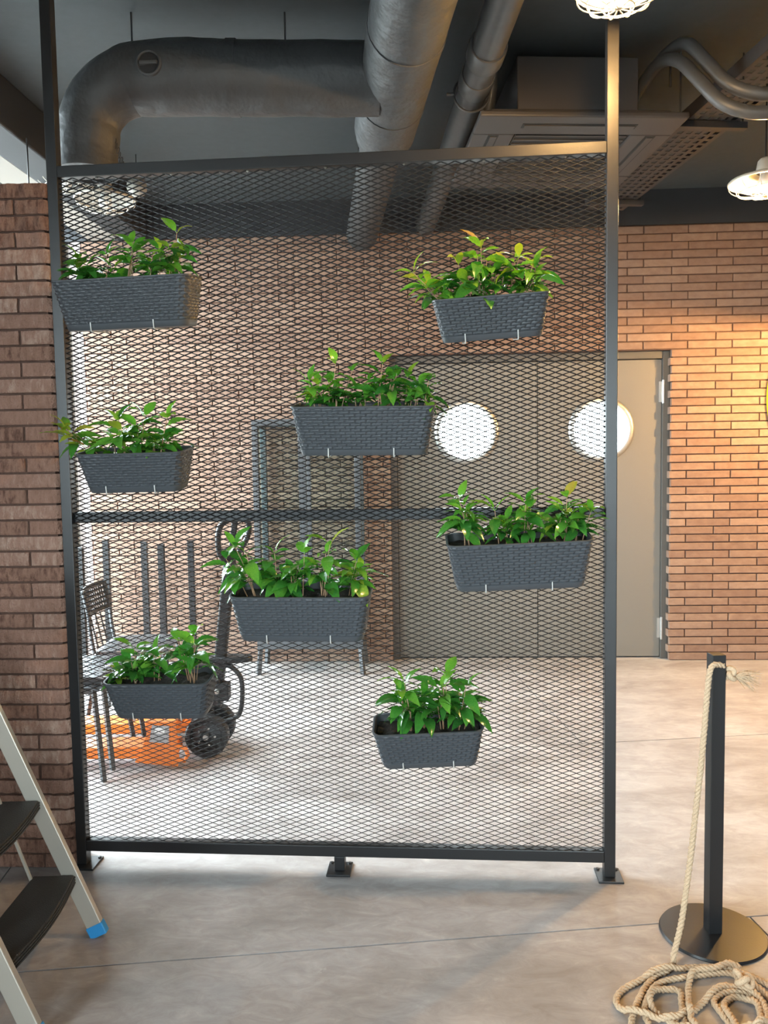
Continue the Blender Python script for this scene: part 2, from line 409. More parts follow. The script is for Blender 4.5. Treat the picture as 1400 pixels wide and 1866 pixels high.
# ------------------------------------------------------------------ double door with portholes
DY = WY + 0.085
fm = MB()
fm.box(DX0 - 0.018, DX0 + 0.05, DY - 0.03, DY + 0.07, 0, DZ + 0.018); fm.box(DX1 - 0.035, DX1 + 0.018, DY - 0.03, DY + 0.07, 0, DZ + 0.018); fm.box(DX0 + 0.05, DX1 - 0.035, DY - 0.03, DY + 0.07, DZ - 0.035, DZ + 0.018)
fm.box(DX0 + 0.05, DX1 - 0.035, DY + 0.051, DY + 0.07, 0, 0.03); fm.box(0.855, 0.885, DY + 0.051, DY + 0.06, 0, DZ)
fm.box(DX0 + 0.05, DX0 + 0.075, DY + 0.051, DY + 0.07, 0, DZ); fm.box(DX1 - 0.06, DX1 - 0.035, DY + 0.051, DY + 0.07, 0, DZ); fm.box(DX0 + 0.05, DX1 - 0.035, DY + 0.051, DY + 0.07, DZ - 0.06, DZ - 0.035)
struct(fm.build('trim_1', M['door_frame'], bevel=0.003))
def door_leaf(name, x0, x1, cx, cz, hinge_x=None):
    R = 0.222; n = 48; z0, z1 = 0.012, DZ - 0.04; y0, y1 = DY, DY + 0.05
    mb = MB()
    # face with a round hole: ring of quads from the circle out to the rectangle
    ang = [2 * PI * i / n for i in range(n)]
    def rect(a):
        c, s = math.cos(a), math.sin(a); t = []
        if c > 1e-9: t.append((x1 - cx) / c)
        if c < -1e-9: t.append((x0 - cx) / c)
        if s > 1e-9: t.append((z1 - cz) / s)
        if s < -1e-9: t.append((z0 - cz) / s)
        t = min(t); return cx + c * t, cz + s * t
    extra = [math.atan2(zz - cz, xx - cx) % (2 * PI) for xx in (x0, x1) for zz in (z0, z1)]
    ang = sorted(ang + extra); n = len(ang)
    for y, fl in ((y0, False), (y1, True)):
        o = len(mb.v)
        for a in ang: mb.v.append((cx + R * math.cos(a), y, cz + R * math.sin(a)))
        for a in ang: X, Z = rect(a); mb.v.append((X, y, Z))
        for i in range(n):
            j = (i + 1) % n; f = (o + i, o + n + i, o + n + j, o + j); mb.f.append(f if not fl else tuple(reversed(f)))
    for i in range(n):
        j = (i + 1) % n; mb.f.append((n + i, 3 * n + i, 3 * n + j, n + j)); mb.f.append((i, j, 2 * n + j, 2 * n + i))
    root = struct(mb.build(name, M['door'], smooth=30))
    mx = Matrix.Translation((cx, y0, cz)) @ Matrix.Rotation(PI / 2, 4, 'X')
    ring = MB().lathe([(0.200, -0.045), (0.200, 0.004), (0.206, 0.012), (0.218, 0.013), (0.236, 0.008), (0.242, 0.0), (0.224, 0.0), (0.224, -0.045), (0.200, -0.045)], 56, mx, True).build('porthole_frame', M['chrome'], root, smooth=40)
    MB().lathe([(0.0, -0.026), (0.203, -0.026), (0.203, -0.022), (0.0, -0.022)], 48, mx).build('porthole_glass', M['glass'], root)
    if hinge_x:
        for hz in (1.99, 0.23):
            h = MB(); h.lathe([(0.011, -0.085), (0.011, 0.085)], 12, Matrix.Translation((hinge_x, y0 - 0.022, hz))); h.box(hinge_x - 0.03, hinge_x + 0.028, y0 - 0.012, y0 - 0.001, hz - 0.075, hz + 0.075)
            h.build('hinge', M['chrome'], root, smooth=40)
    return root
door_leaf('door_1', DX0 + 0.054, 0.868, 0.342, 1.722)
door_leaf('door_2', 0.874, DX1 - 0.038, 1.340, 1.722, hinge_x=DX1 - 0.028)

# ------------------------------------------------------------------ dark beam and beige soffit by the windows
struct(MB().box(-2.215, -2.0, 2.95, WY - 0.004, BTOP + 0.003, CEIL).build('trim_3', M['dark_paint'], bevel=0.01))
struct(MB().box(-2.43, -2.216, 2.95, WY - 0.004, BTOP + 0.006, CEIL).build('trim_4', M['beige']))

# ------------------------------------------------------------------ free-standing brick partition on the left
PYF, PXR, PZ = 2.868, -1.333, 0.058
PTOP = 44 * PZ
pier = MB(); pier.box(LX, PXR - 0.016, PYF + 0.012, PYF + 0.118, 0, PTOP - 0.006)
pier = struct(pier.build('wall_partition', M['mortar']))
def rough_brick(ln, seed, corner=False):
    H, dep = PZ - 0.0085, 0.130; nx = max(6, int(ln / 0.0105)); nz = 5; mb = MB(); rr = 0.028
    xs = [ln * i / nx for i in range(nx + 1)]
    path = [(x, 0.0) for x in xs]
    if corner:
        path = [(x, y) for x, y in path if x < ln - rr]
        for k in range(5): a = PI / 2 * k / 4; path.append((ln - rr + rr * math.sin(a), rr - rr * math.cos(a)))
        path += [(ln, dep - 0.004)]
    m = len(path)
    for j in range(nz + 1):
        z = H * j / nz
        for i, (x, y) in enumerate(path):
            e = 0.0032 if j in (0, nz) or i == 0 or (i == m - 1 and not corner) else 0.0
            p = noise.noise(Vector((x * 38 + seed * 7.1, z * 16, seed * 3.3))) * 0.0075 + abs(noise.noise(Vector((x * 62 + seed * 3.7, z * 26, 9.0)))) * 0.0060 + noise.noise(Vector((x * 120 + seed, z * 70, 5.0))) * 0.002 - 0.003
            if corner and y > 0.004: p *= 0.4
            dx = 0.0
            mb.v.append((x + dx, y + e - p, z))
    for j in range(nz):
        for i in range(m - 1): mb.f.append((j * m + i, j * m + i + 1, (j + 1) * m + i + 1, (j + 1) * m + i))
    # back, ends, top, bottom
    o = len(mb.v); xe = ln
    mb.v += [(0, dep, 0), (xe, dep, 0), (xe, dep, H), (0, dep, H)]
    mb.f += [(o + 1, o, o + 3, o + 2), tuple([o, *[i for i in range(m)][::1], o + 1]), tuple([o + 2, *[nz * m + i for i in range(m)][::-1], o + 3])]
    mb.f.append(tuple([o + 3] + [j * m for j in range(nz, -1, -1)] + [o]))
    mb.f.append(tuple([o + 1] + [j * m + m - 1 for j in range(nz + 1)] + [o + 2]))
    return mb.mesh('brick', M['brick_pier'], 50)
vars_full = [rough_brick(BL - 0.0085, s) for s in range(8)]
vars_c1 = [rough_brick(BL - 0.0085, 20 + s, True) for s in range(6)]
vars_c2 = [rough_brick(0.118, 40 + s, True) for s in range(6)]
for row in range(44):
    z = row * PZ + 0.004
    long_end = (row % 2 == 1)
    x = PXR - ((BL - 0.0085) if long_end else 0.118) + br.uniform(-0.004, 0.004)
    o = obj('brick', br.choice(vars_c1 if long_end else vars_c2), pier); o.location = (PXR - ((BL - 0.0085) if long_end else 0.118), PYF + br.uniform(-0.0015, 0.0015), z)
    x = PXR - ((BL - 0.0085) if long_end else 0.118) - 0.0085
    while x - (BL - 0.0085) > LX - 0.02 and x > -1.95:
        o = obj('brick', br.choice(vars_full), pier); o.location = (x - (BL - 0.0085), PYF + br.uniform(-0.0015, 0.0015), z); x -= BL
# ------------------------------------------------------------------ the mesh screen
PA = math.radians(-1.70)
PX, PYY, PW = -1.2960, 2.9059, 1.9453
PZB, PZT, PZM = 0.1035, 2.5700, 1.338
def P2W(x, y, z): return (PX + x * math.cos(PA) - y * math.sin(PA), PYY + x * math.sin(PA) + y * math.cos(PA), z)
scr = thing('mesh_screen', 'tall black steel screen of expanded metal mesh on three feet, planters hung on it', 'screen', (PX, PYY, 0), PA)
SH = 0.02
for x in (-SH, PW + SH):
    MB().box(x - SH, x + SH, -SH, SH, 0.008, CEIL).build('post', M['black_metal'], scr, bevel=0.0025)
MB().box(0, PW, -SH, SH, PZT, PZT + 0.04).build('top_rail', M['black_metal'], scr, bevel=0.0025)
MB().box(0, PW, -SH, SH, PZB - 0.042, PZB).build('bottom_rail', M['black_metal'], scr, bevel=0.0025)
MB().box(0, PW, 0.001, 0.041, PZM - 0.02, PZM + 0.02).build('middle_rail', M['black_metal'], scr, bevel=0.0025)
MB().box(PW * 0.5 - 0.018, PW * 0.5 + 0.022, -SH, SH, 0.008, PZB - 0.042).build('foot_stub', M['black_metal'], scr, bevel=0.0025)
for x in (-SH + 0.012, PW * 0.5, PW + SH):
    f = MB().box(x - 0.045, x + 0.045, -0.05, 0.05, 0.0, 0.008).build('foot_plate', M['black_metal'], scr, bevel=0.0015)
    for sx in (-1, 1):
        MB().lathe([(0.007, 0.008), (0.007, 0.013), (0.0, 0.014)], 6, Matrix.Translation((x + sx * 0.034, 0.036, 0))).build('anchor_bolt', M['black_metal'], f)
def expanded_mesh():
    Wd, Hd = 0.0490, 0.0184
    nx = int(round(PW / (Wd / 2))); nz = int(round((PZT - PZB) / (Hd / 2)))
    hx, hz = PW / nx, (PZT - PZB) / nz
    ij = np.array([(i, j) for i in range(nx) for j in range(nz)])
    up = (ij.sum(1) % 2 == 0)
    a = np.stack([ij[:, 0], np.where(up, ij[:, 1], ij[:, 1] + 1)], 1).astype(float)
    b = np.stack([ij[:, 0] + 1, np.where(up, ij[:, 1] + 1, ij[:, 1])], 1).astype(float)
    A = np.stack([a[:, 0] * hx, np.zeros(len(a)), PZB + a[:, 1] * hz], 1); B = np.stack([b[:, 0] * hx, np.zeros(len(b)), PZB + b[:, 1] * hz], 1)
    d = B - A; d /= np.linalg.norm(d, axis=1)[:, None]
    per = np.stack([d[:, 2], np.zeros(len(d)), -d[:, 0]], 1)            # in-plane, pointing down
    per *= np.where(per[:, 2:3] > 0, -1, 1)
    tilt = math.radians(52)
    yv = np.array([0, 1.0, 0])[None, :].repeat(len(d), 0)
    wv = per * math.cos(tilt) + yv * math.sin(tilt)                      # width direction of the flat strand
    nv = np.cross(d, wv); nv *= np.where(nv[:, 1:2] > 0, -1, 1)
    hw, ht = 0.0023, 0.0007
    e = d * 0.0008
    vs = np.stack([A - e - wv * hw - nv * ht, A - e + wv * hw - nv * ht, A - e + wv * hw + nv * ht, A - e - wv * hw + nv * ht,
                   B + e - wv * hw - nv * ht, B + e + wv * hw - nv * ht, B + e + wv * hw + nv * ht, B + e - wv * hw + nv * ht], 1).reshape(-1, 3)
    n = len(A); base = (np.arange(n) * 8)[:, None, None]
    q = np.array([[0, 1, 5, 4], [1, 2, 6, 5], [2, 3, 7, 6], [3, 0, 4, 7]])[None]
    fs = (base + q).reshape(-1, 4)
    me = bpy.data.meshes.new('expanded_mesh')
    me.vertices.add(len(vs)); me.vertices.foreach_set('co', vs.ravel())
    me.loops.add(fs.size); me.loops.foreach_set('vertex_index', fs.ravel().astype(np.int32))
    me.polygons.add(len(fs)); me.polygons.foreach_set('loop_start', np.arange(0, fs.size, 4, dtype=np.int32)); me.polygons.foreach_set('loop_total', np.full(len(fs), 4, dtype=np.int32))
    me.update(calc_edges=True); me.validate(); me.materials.append(M['mesh_metal'])
    o = obj('expanded_mesh', me, scr); o['kind'] = 'stuff'; o.location = (0, -0.005, 0)
expanded_mesh()
for k in range(7):                                                       # weld blobs along the frame
    x = PW * (k + 0.5) / 7
    MB().lathe([(0.0, -0.004), (0.005, 0), (0.0, 0.004)], 8, Matrix.Translation((x, -0.008, PZT - 0.004))).build('weld_spot', M['chrome'], scr, smooth=60)

# ------------------------------------------------------------------ planters
def rr_outline(a, b, r, n, sub=None):
    """n points evenly spaced round a rounded rectangle 2a x 2b, starting mid back, with outward normals"""
    segs = []; per = 4 * (a + b - 2 * r) + 2 * PI * r; out = []
    # start at (0,+b), go clockwise: back-right, right, front, left
    def pt(s):
        s %= per
        L1 = a - r
        if s < L1: return (s, b, 0, 1)
        s -= L1; q = PI * r / 2
        if s < q: t = s / r; return (a - r + r * math.sin(t), b - r + r * math.cos(t), math.sin(t), math.cos(t))
        s -= q
        if s < 2 * (b - r): return (a, b - r - s, 1, 0)
        s -= 2 * (b - r)
        if s < q: t = s / r; return (a - r + r * math.cos(t), -b + r - r * math.sin(t), math.cos(t), -math.sin(t))
        s -= q
        if s < 2 * L1: return (a - r - s, -b, 0, -1)
        s -= 2 * L1
        if s < q: t = s / r; return (-a + r - r * math.sin(t), -b + r - r * math.cos(t), -math.sin(t), -math.cos(t))
        s -= q
        if s < 2 * (b - r): return (-a, -b + r + s, -1, 0)
        s -= 2 * (b - r)
        if s < q: t = s / r; return (-a + r - r * math.cos(t), b - r + r * math.sin(t), -math.cos(t), math.sin(t))
        s -= q
        return (-a + r + s, b, 0, 1)
    if sub: return [pt(per * (i // len(sub) + sub[i % len(sub)]) / (n // len(sub))) for i in range(n)]
    return [pt(per * i / n) for i in range(n)]
def planter_meshes(w, d, h):
    ncol = 2 * int(round((2 * (w + d) - 0.1) / 0.036 / 2)); SUB = 6; US = (0.0, 0.085, 0.25, 0.5, 0.585, 0.75); n = ncol * SUB; rows = 14 if h > 0.15 else 12; RS = 4
    band = 0.022; zt = h - 0.006; body = MB(); inset = 0.027
    def dims(z): t = z / h; return w / 2 - inset * (1 - t), d / 2 - inset * 0.8 * (1 - t)
    rings = []
    for j in range(rows * RS + 1):
        z = band + (zt - band) * j / (rows * RS); a, b = dims(z); o = len(body.v); rings.append(o)
        row = min(j // RS, rows - 1); fv = (j - row * RS) / RS
        for i, (x, y, nx, ny) in enumerate(rr_outline(a, b, 0.032, n, US)):
            u = (US[i % SUB] + 0.5 * (row % 2)) % 1.0
            hu = 0.0 if min(u, 1 - u) < 0.01 or abs(u - 0.085) < 0.01 else (0.75 if u < 0.3 or u > 0.7 else 1.0); hv = 1 - abs(2 * fv - 1) ** 2.2
            dd = 0.0064 * hu * (0.50 + 0.50 * hv) - 0.0030
            if j == rows * RS: dd = 0.0
            body.v.append((x + nx * dd, y + ny * dd, z))
    # rim: small lip outwards, then the inner wall
    for (off, z) in ((0.004, zt), (0.005, h - 0.001), (0.003, h), (-0.002, h), (-0.003, h - 0.003)):
        a, b = dims(zt); o = len(body.v); rings.append(o)
        for (x, y, nx, ny) in rr_outline(a, b, 0.032, n, US): body.v.append((x + nx * off, y + ny * off, z))
    for k in range(len(rings) - 1):
        p, q = rings[k], rings[k + 1]
        for i in range(n): j = (i + 1) % n; body.f.append((p + i, q + i, q + j, p + j))
    bm = body.mesh('box_body', M['planter'], 28)
    inn = MB(); rr = []
    m = 72
    for z, off in ((h - 0.003, -0.003), (band, -0.004)):
        a, b = dims(z); rr.append(len(inn.v))
        for (x, y, nx, ny) in rr_outline(a, b, 0.032, m): inn.v.append((x + nx * off, y + ny * off, z))
    for i in range(m): j = (i + 1) % m; inn.f.append((rr[0] + i, rr[1] + i, rr[1] + j, rr[0] + j))
    im = inn.mesh('box_lining', M['planter_in'], 40)
    bs = MB(); rg = []
    for z, off in ((0.001, -0.006), (0.0, -0.002), (0.003, 0.0), (band - 0.002, 0.0015), (band, -0.001)):
        a, b = dims(z); rg.append(len(bs.v))
        for (x, y, nx, ny) in rr_outline(a, b, 0.032, m): bs.v.append((x + nx * off, y + ny * off, z))
    for k in range(len(rg) - 1):
        for i in range(m): j = (i + 1) % m; bs.f.append((rg[k] + i, rg[k + 1] + i, rg[k + 1] + j, rg[k] + j))
    bs.f.append(tuple(reversed(range(rg[0], rg[0] + m)))[::-1]); bs.f.append(tuple(range(rg[-1], rg[-1] + m)))
    bsm = bs.mesh('water_tray', M['planter'], 40)
    zs = h - 0.026; a, b = dims(zs); so = MB(); nu, nv = 40, 14
    for v in range(nv + 1):
        for u in range(nu + 1):
            x = (2 * u / nu - 1) * (a - 0.007); y = (2 * v / nv - 1) * (b - 0.007)
            z = zs + noise.noise(Vector((x * 45, y * 45, w * 9))) * 0.007 + noise.noise(Vector((x * 130, y * 130, 3))) * 0.004
            if abs(x) > a - 0.035 and abs(y) > b - 0.035:                                      # keep inside the rounded corners
                cx, cy = math.copysign(a - 0.035, x), math.copysign(b - 0.035, y); q = math.hypot(x - cx, y - cy)
                if q > 0.027: x, y = cx + (x - cx) * 0.027 / q, cy + (y - cy) * 0.027 / q
            so.v.append((x, y, z))
    for v in range(nv):
        for u in range(nu): k = v * (nu + 1) + u; so.f.append((k, k + 1, k + nu + 2, k + nu + 1))
    sm = so.mesh('soil', M['soil'], 60)
    fy = -(d / 2 - inset * 0.8)
    cl = MB().tube([(0, fy - 0.006, 0.026), (0, fy - 0.006, -0.001), (0, fy - 0.001, -0.0045), (0, fy + 0.05, -0.005), (0, -fy - 0.004, -0.005), (0, -fy + 0.026, 0.004)], 0.0022, 8)
    cm = cl.mesh('clip', M['clip'], 60)
    return dict(body=bm, inn=im, base=bsm, soil=sm, clip=cm, zs=zs, a=a, b=b, w=w, d=d, h=h)
PL = planter_meshes(0.482, 0.185, 0.168)
PSM = planter_meshes(0.380, 0.168, 0.142)

def leaf_mesh(seed):
    r = random.Random(seed); nx, ny = 12, 4; mb = MB(); Lf = 1.0; wmax = r.uniform(0.19, 0.235); droop = r.uniform(0.12, 0.42); fold = r.uniform(0.10, 0.30); tw = r.uniform(-0.25, 0.25)
    for i in range(nx + 1):
        t = i / nx
        wd = wmax * (math.sin(PI * min(1, t ** 0.85)) ** 0.85) * (1 - 0.15 * t) if 0 < t < 1 else 0.004
        zc = 0.10 * math.sin(PI * t * 0.7) - droop * t * t
        for j in range(ny + 1):
            s = 2 * j / ny - 1; y = s * wd
            z = zc + abs(s) * wd * fold + 0.022 * math.sin(2 * PI * (t * 6.5 - abs(s) * 0.8)) * abs(s) ** 0.7 * min(1, wd * 9) + tw * y * t
            mb.v.append((t * Lf + 0.0, y, z))
    for i in range(nx):
        for j in range(ny): k = i * (ny + 1) + j; mb.f.append((k, k + ny + 1, k + ny + 2, k + 1))
    # petiole
    mb.tube([(-0.10, 0, -0.02), (0.02, 0, 0.0)], 0.012, 4)
    return mb.mesh('leaf', M['leaf'], 75)
LEAVES = [leaf_mesh(s) for s in range(9)]

def plant(parent, K, cx, cy, height, lean, nst, size, yel, rs):
    """one young coffee plant: a few thin stems, opposite leaves"""
    r = random.Random(rs); stems = MB(); spots = []
    for s in range(nst):
        h = height * (1.0 if s == 0 else r.uniform(0.45, 0.92)) - size * 0.32
        ang = r.uniform(0, 2 * PI); spread = r.uniform(0.15, 0.5) if s else 0.08
        dx = lean[0] * h + math.cos(ang) * spread * h * 0.55; dy = lean[1] * h + math.sin(ang) * spread * h * 0.4
        b0 = Vector((cx + r.uniform(-0.022, 0.022), cy + r.uniform(-0.012, 0.012), K['zs'] - 0.006)); top = b0 + Vector((dx, dy, h + 0.006))
        pts = [b0, b0.lerp(top, 0.35) + Vector((0, 0, h * 0.08)), b0.lerp(top, 0.7) + Vector((0, 0, h * 0.05)), top]
        pts = spline(pts, 4); stems.tube(pts, [0.0019 - 0.0009 * i / len(pts) for i in range(len(pts))], 5)
        a0 = r.uniform(0, PI)
        nodes = 4 if s < 2 else 3
        for q in range(nodes):
            t = 1.0 - q * r.uniform(0.17, 0.24); p = pts[max(1, min(len(pts) - 1, int(t * (len(pts) - 1))))]
            a0 += PI / 2 + r.uniform(-0.4, 0.4)
            for k in range(2):
                el = r.uniform(0.25, 0.8) if q == 0 else r.uniform(-0.35, 0.45)
                sc = 1.12 * size * (r.uniform(0.65, 0.98) if q == 0 else r.uniform(0.85, 1.2)) * (0.85 if s > 2 else 1)
                spots.append((p, a0 + k * PI + r.uniform(-0.35, 0.35), el, sc, q))
        if s == 0 and r.random() < 0.75: spots.append((pts[-1], r.uniform(0, 2 * PI), 1.05, size * 0.9, 0))
    po = stems.build('plant', M['stem'], parent, smooth=60)
    for (p, az, el, sc, q) in spots:
        o = obj('leaf', r.choice(LEAVES), po)
        rot = Matrix.Rotation(az, 4, 'Z') @ Matrix.Rotation(-el, 4, 'Y') @ Matrix.Rotation(r.uniform(-0.5, 0.5), 4, 'X')
        o.matrix_local = Matrix.Translation(p) @ rot @ Matrix.Translation((sc * 0.10, 0, 0)) @ Matrix.Diagonal((sc, sc * r.uniform(0.9, 1.15), sc, 1))
        v = min(1.0, max(0.05, r.gauss(0.30 + yel * 0.35 - 0.05 * q + (0.10 if q == 0 else 0), 0.10 + yel * 0.12)))
        o.color = (v, v, v, 1)
def planter(K, x, z, yaw, roll, pitch, label, plants, seed):
    """x, z: centre of the front top edge in the plane of the screen"""
    t = thing('planter', label, 'planter', (0, 0, 0), group='planters hung on the mesh screen')
    pitch = math.radians(8.0)                                            # the boxes hang tipped forward on their hooks
    yb = -SH - 0.001 - K['d'] / 2
    t.location = P2W(x, yb, z - K['h'] * math.cos(pitch) + K['d'] / 2 * math.sin(pitch))
    t.rotation_euler = (pitch, roll, PA + yaw)
    obj('box_body', K['body'], t); obj('box_lining', K['inn'], t); obj('water_tray', K['base'], t); obj('soil', K['soil'], t)
    for sx in (-0.245, 0.215): c = obj('clip', K['clip'], t); c.location = (K['w'] * sx, 0, 0)
    for i, (fx, fy, h, lx, ly, ns, size, yel) in enumerate(plants):
        plant(t, K, (fx - 0.5) * K['w'] * 0.94, fy * K['d'], h, (lx, ly + 0.14), ns, size, yel, seed * 31 + i * 7 + 1)
D = math.radians
# (fraction along, depth, height over soil, lean x, lean y, stems, leaf length, yellowing)
planter(PL, 0.298, 2.162, D(-1), D(-1.0), 0, 'large grey woven planter at top left, overlapping the left post, topmost on its side',
        [(0.16, 0.0, 0.125, -0.1, 0, 4, 0.070, 0.25), (0.32, 0.1, 0.135, 0.05, 0, 3, 0.070, 0.2), (0.52, 0, 0.165, 0.1, 0, 4, 0.070, 0.2), (0.70, 0.05, 0.140, 0.1, 0, 3, 0.066, 0.3), (0.86, 0, 0.195, 0.1, 0, 5, 0.072, 0.4)], 1)
planter(PSM, 1.545, 2.068, D(2), D(-3.2), 0, 'small tilted grey planter at top right with yellowing leaves, uppermost near right post',
        [(0.10, 0, 0.15, -0.75, -0.1, 4, 0.078, 0.75), (0.28, 0.0, 0.165, -0.1, 0, 4, 0.084, 0.45), (0.46, 0, 0.215, 0.0, 0, 5, 0.090, 0.45), (0.66, 0, 0.17, 0.2, 0, 4, 0.078, 0.6), (0.84, 0, 0.145, 0.35, 0, 4, 0.078, 0.5)], 2)
planter(PL, 1.108, 1.716, 0, D(0.6), 0, 'large grey woven planter in the upper middle, left of the first porthole',
        [(0.16, 0.1, 0.125, -0.2, 0, 4, 0.072, 0.2), (0.28, 0, 0.185, 0.12, 0, 5, 0.076, 0.1), (0.46, 0.1, 0.125, 0.1, 0, 4, 0.070, 0.05), (0.63, 0, 0.185, 0.08, 0, 5, 0.078, 0.1), (0.80, 0.05, 0.135, 0.1, 0, 4, 0.070, 0.1), (0.92, 0, 0.125, 0.2, 0, 4, 0.074, 0.2)], 3)
planter(PSM, 0.297, 1.574, D(-1), D(-0.6), 0, 'small grey planter at left middle height with a yellowing plant drooping past the left post',
        [(0.10, 0, 0.13, -0.95, -0.1, 4, 0.074, 0.75), (0.34, 0, 0.15, 0.0, 0, 4, 0.078, 0.6), (0.52, 0, 0.165, 0.1, 0, 4, 0.082, 0.35), (0.72, 0, 0.155, 0.2, 0, 5, 0.078, 0.4)], 4)
planter(PL, 0.880, 1.077, 0, D(0.2), 0, 'large grey planter at centre below the middle rail with five bushy plants',
        [(0.10, 0, 0.205, -0.35, -0.05, 5, 0.090, 0.15), (0.30, 0.05, 0.175, 0.0, 0, 5, 0.084, 0.05), (0.46, 0, 0.175, 0.05, 0, 5, 0.080, 0.0), (0.66, 0, 0.205, 0.1, 0, 5, 0.080, 0.15), (0.88, 0, 0.145, 0.25, 0, 5, 0.078, 0.45)], 5)
planter(PL, 1.632, 1.256, D(1.5), D(-2.0), 0, 'large grey planter at right below the middle rail, reaching the right post',
        [(0.14, 0, 0.185, -0.15, 0, 5, 0.080, 0.15), (0.40, 0, 0.145, -0.1, 0, 4, 0.078, 0.1), (0.56, 0, 0.165, 0.05, 0, 5, 0.080, 0.1), (0.82, 0, 0.175, 0.1, 0, 5, 0.078, 0.35), (0.94, 0.05, 0.120, 0.3, 0, 3, 0.070, 0.5)], 6)
planter(PSM, 0.362, 0.768, D(-1), D(-0.8), 0, 'small grey planter at bottom left in front of the chairs and pallet truck',
        [(0.10, 0, 0.06, -0.2, -0.1, 2, 0.060, 0.6), (0.26, 0, 0.145, 0.0, 0, 5, 0.082, 0.0), (0.44, 0.1, 0.12, 0.05, 0, 3, 0.074, 0.0), (0.80, 0, 0.195, 0.0, 0, 6, 0.084, 0.05)], 7)
planter(PSM, 1.318, 0.604, D(2), D(-2.6), 0, 'small grey planter lowest on the screen with bare dark soil at its left end',
        [(0.30, 0, 0.19, -0.1, 0, 6, 0.086, 0.05), (0.46, 0.1, 0.14, 0.1, 0, 3, 0.080, 0.05), (0.66, 0, 0.215, 0.0, 0, 5, 0.086, 0.05), (0.82, 0, 0.18, 0.2, 0, 5, 0.080, 0.15)], 8)

# ------------------------------------------------------------------ ducts, pipes, air conditioner under the ceiling
DA = math.radians(7.7)
def rough_tube(pts, rs, n=28, amp=0.004, seed=0.0):
    mb = MB().tube(pts, rs, n)
    for i, v in enumerate(mb.v[:len(pts) * n]):
        p = pts[i // n]; c = Vector(p); d = Vector(v) - c
        k = noise.noise(Vector((v[0] * 6 + seed, v[1] * 6, v[2] * 6))) * amp + noise.noise(Vector((v[0] * 22, v[1] * 22 + seed, v[2] * 22))) * amp * 0.35
        mb.v[i] = tuple(c + d * (1 + k / max(d.length, 1e-4)))
    return mb
dm = thing('air_duct', 'wide grey wrapped air duct under the ceiling with a branch and elbow at left', 'duct', (-0.10, 3.50, 3.15))
def loc(p): return Vector(p) - Vector((-0.10, 3.50, 3.15))
dirv = Vector((-math.sin(DA), math.cos(DA), 0)); base = Vector((-0.085, 3.50, 3.15))
main = [base + dirv * s for s in np.linspace(-3.6, 0.52, 40)]
rough_tube([loc(p) for p in main], [0.150] * 40, 32).build('main_pipe', M['duct'], dm, smooth=60)
red = [base + dirv * s for s in (0.50, 0.60, 0.68, 0.74)]
MB().tube([loc(p) for p in red], [0.1485, 0.140, 0.124, 0.116], 32).build('reducer', M['duct'], dm, smooth=60)
thin = [base + dirv * s for s in np.linspace(0.72, 2.40, 20)]
rough_tube([loc(p) for p in thin], [0.112] * 20, 28, 0.003).build('rear_pipe', M['duct'], dm, smooth=60)
bend = [(-0.16, 3.507, 3.15), (-0.3, 3.492, 3.15), (-0.45, 3.478, 3.15), (-0.6, 3.463, 3.15), (-0.75, 3.45, 3.15), (-0.90, 3.435, 3.15), (-1.02, 3.424, 3.15)]
for k in range(1, 10):
    a = PI / 2 * k / 9; bend.append((-1.13 - 0.255 * math.sin(a), 3.415, 3.15 - 0.225 * (1 - math.cos(a))))
bend += [(-1.398, 3.415, 2.86), (-1.402, 3.415, 2.80)]
bp = spline(bend, 3)
rough_tube([loc(p) for p in bp], [0.146 if p[0] > -1.1 else 0.146 - 0.022 * min(1, (-1.1 - p[0]) / 0.28) for p in bp], 28, 0.006, 4.0).build('branch_elbow', M['duct'], dm, smooth=60)
MB().lathe([(0.118, 0.0), (0.133, 0.0), (0.133, 0.035), (0.118, 0.035), (0.118, 0.0)], 32, Matrix.Translation(loc((-1.402, 3.415, 2.765))), True).build('end_collar', M['duct'], dm, smooth=40)
for s in (-0.42, 0.16):
    p = base + dirv * s
    MB().tube([loc(p), loc(p + dirv * 0.05)], 0.1535, 32).build('tape_band', M['duct'], dm, smooth=60)
MB().tube([loc((-0.75, 3.450, 3.15)), loc((-0.79, 3.446, 3.15))], 0.1485, 30).build('tape_band', M['duct'], dm, smooth=60)
mx = Matrix.Translation(loc((-1.075, 3.285, 3.145))) @ Matrix.Rotation(PI / 2, 4, 'X')
cap = MB().lathe([(0.052, -0.025), (0.052, 0.012), (0.046, 0.015), (0.041, 0.012), (0.041, -0.01), (0.041, -0.025), (0.052, -0.025)], 28, mx, True).build('inspection_cap', M['duct'], dm, smooth=40)
MB().lathe([(0.0, 0.004), (0.0415, 0.004), (0.0415, 0.007), (0.0, 0.007)], 28, mx).build('cap_face', M['slot'], cap)
MB().box(-0.036, 0.036, -0.007, 0.007, 0.006, 0.018, mx).build('cap_handle', M['pipe'], cap, bevel=0.003)
for p in ((-1.19, 3.42), (-0.55, 3.468), (-0.35, 4.9)):
    MB().tube([loc((p[0], p[1], CEIL)), loc((p[0], p[1], 3.28))], 0.004, 6).build('hanger_rod', M['dark_paint'], dm)
ch = MB()
for k in range(9):
    a = Vector((-1.285, 3.40, 2.93)).lerp(Vector((-1.235, 3.40, 2.775)), k / 8.0)
    rx = Matrix.Translation(loc(a)) @ Matrix.Rotation(0.3, 4, 'Y') @ Matrix.Rotation(PI / 2 * (k % 2), 4, 'Z') @ Matrix.Rotation(PI / 2, 4, 'X')
    ch.tube([rx @ Vector((0.006 * math.cos(t), 0.013 * math.sin(t), 0)) for t in np.linspace(0, 2 * PI, 10, endpoint=False)], 0.0016, 5, closed=True)
ch.build('chain', M['dark_paint'], dm, smooth=60)

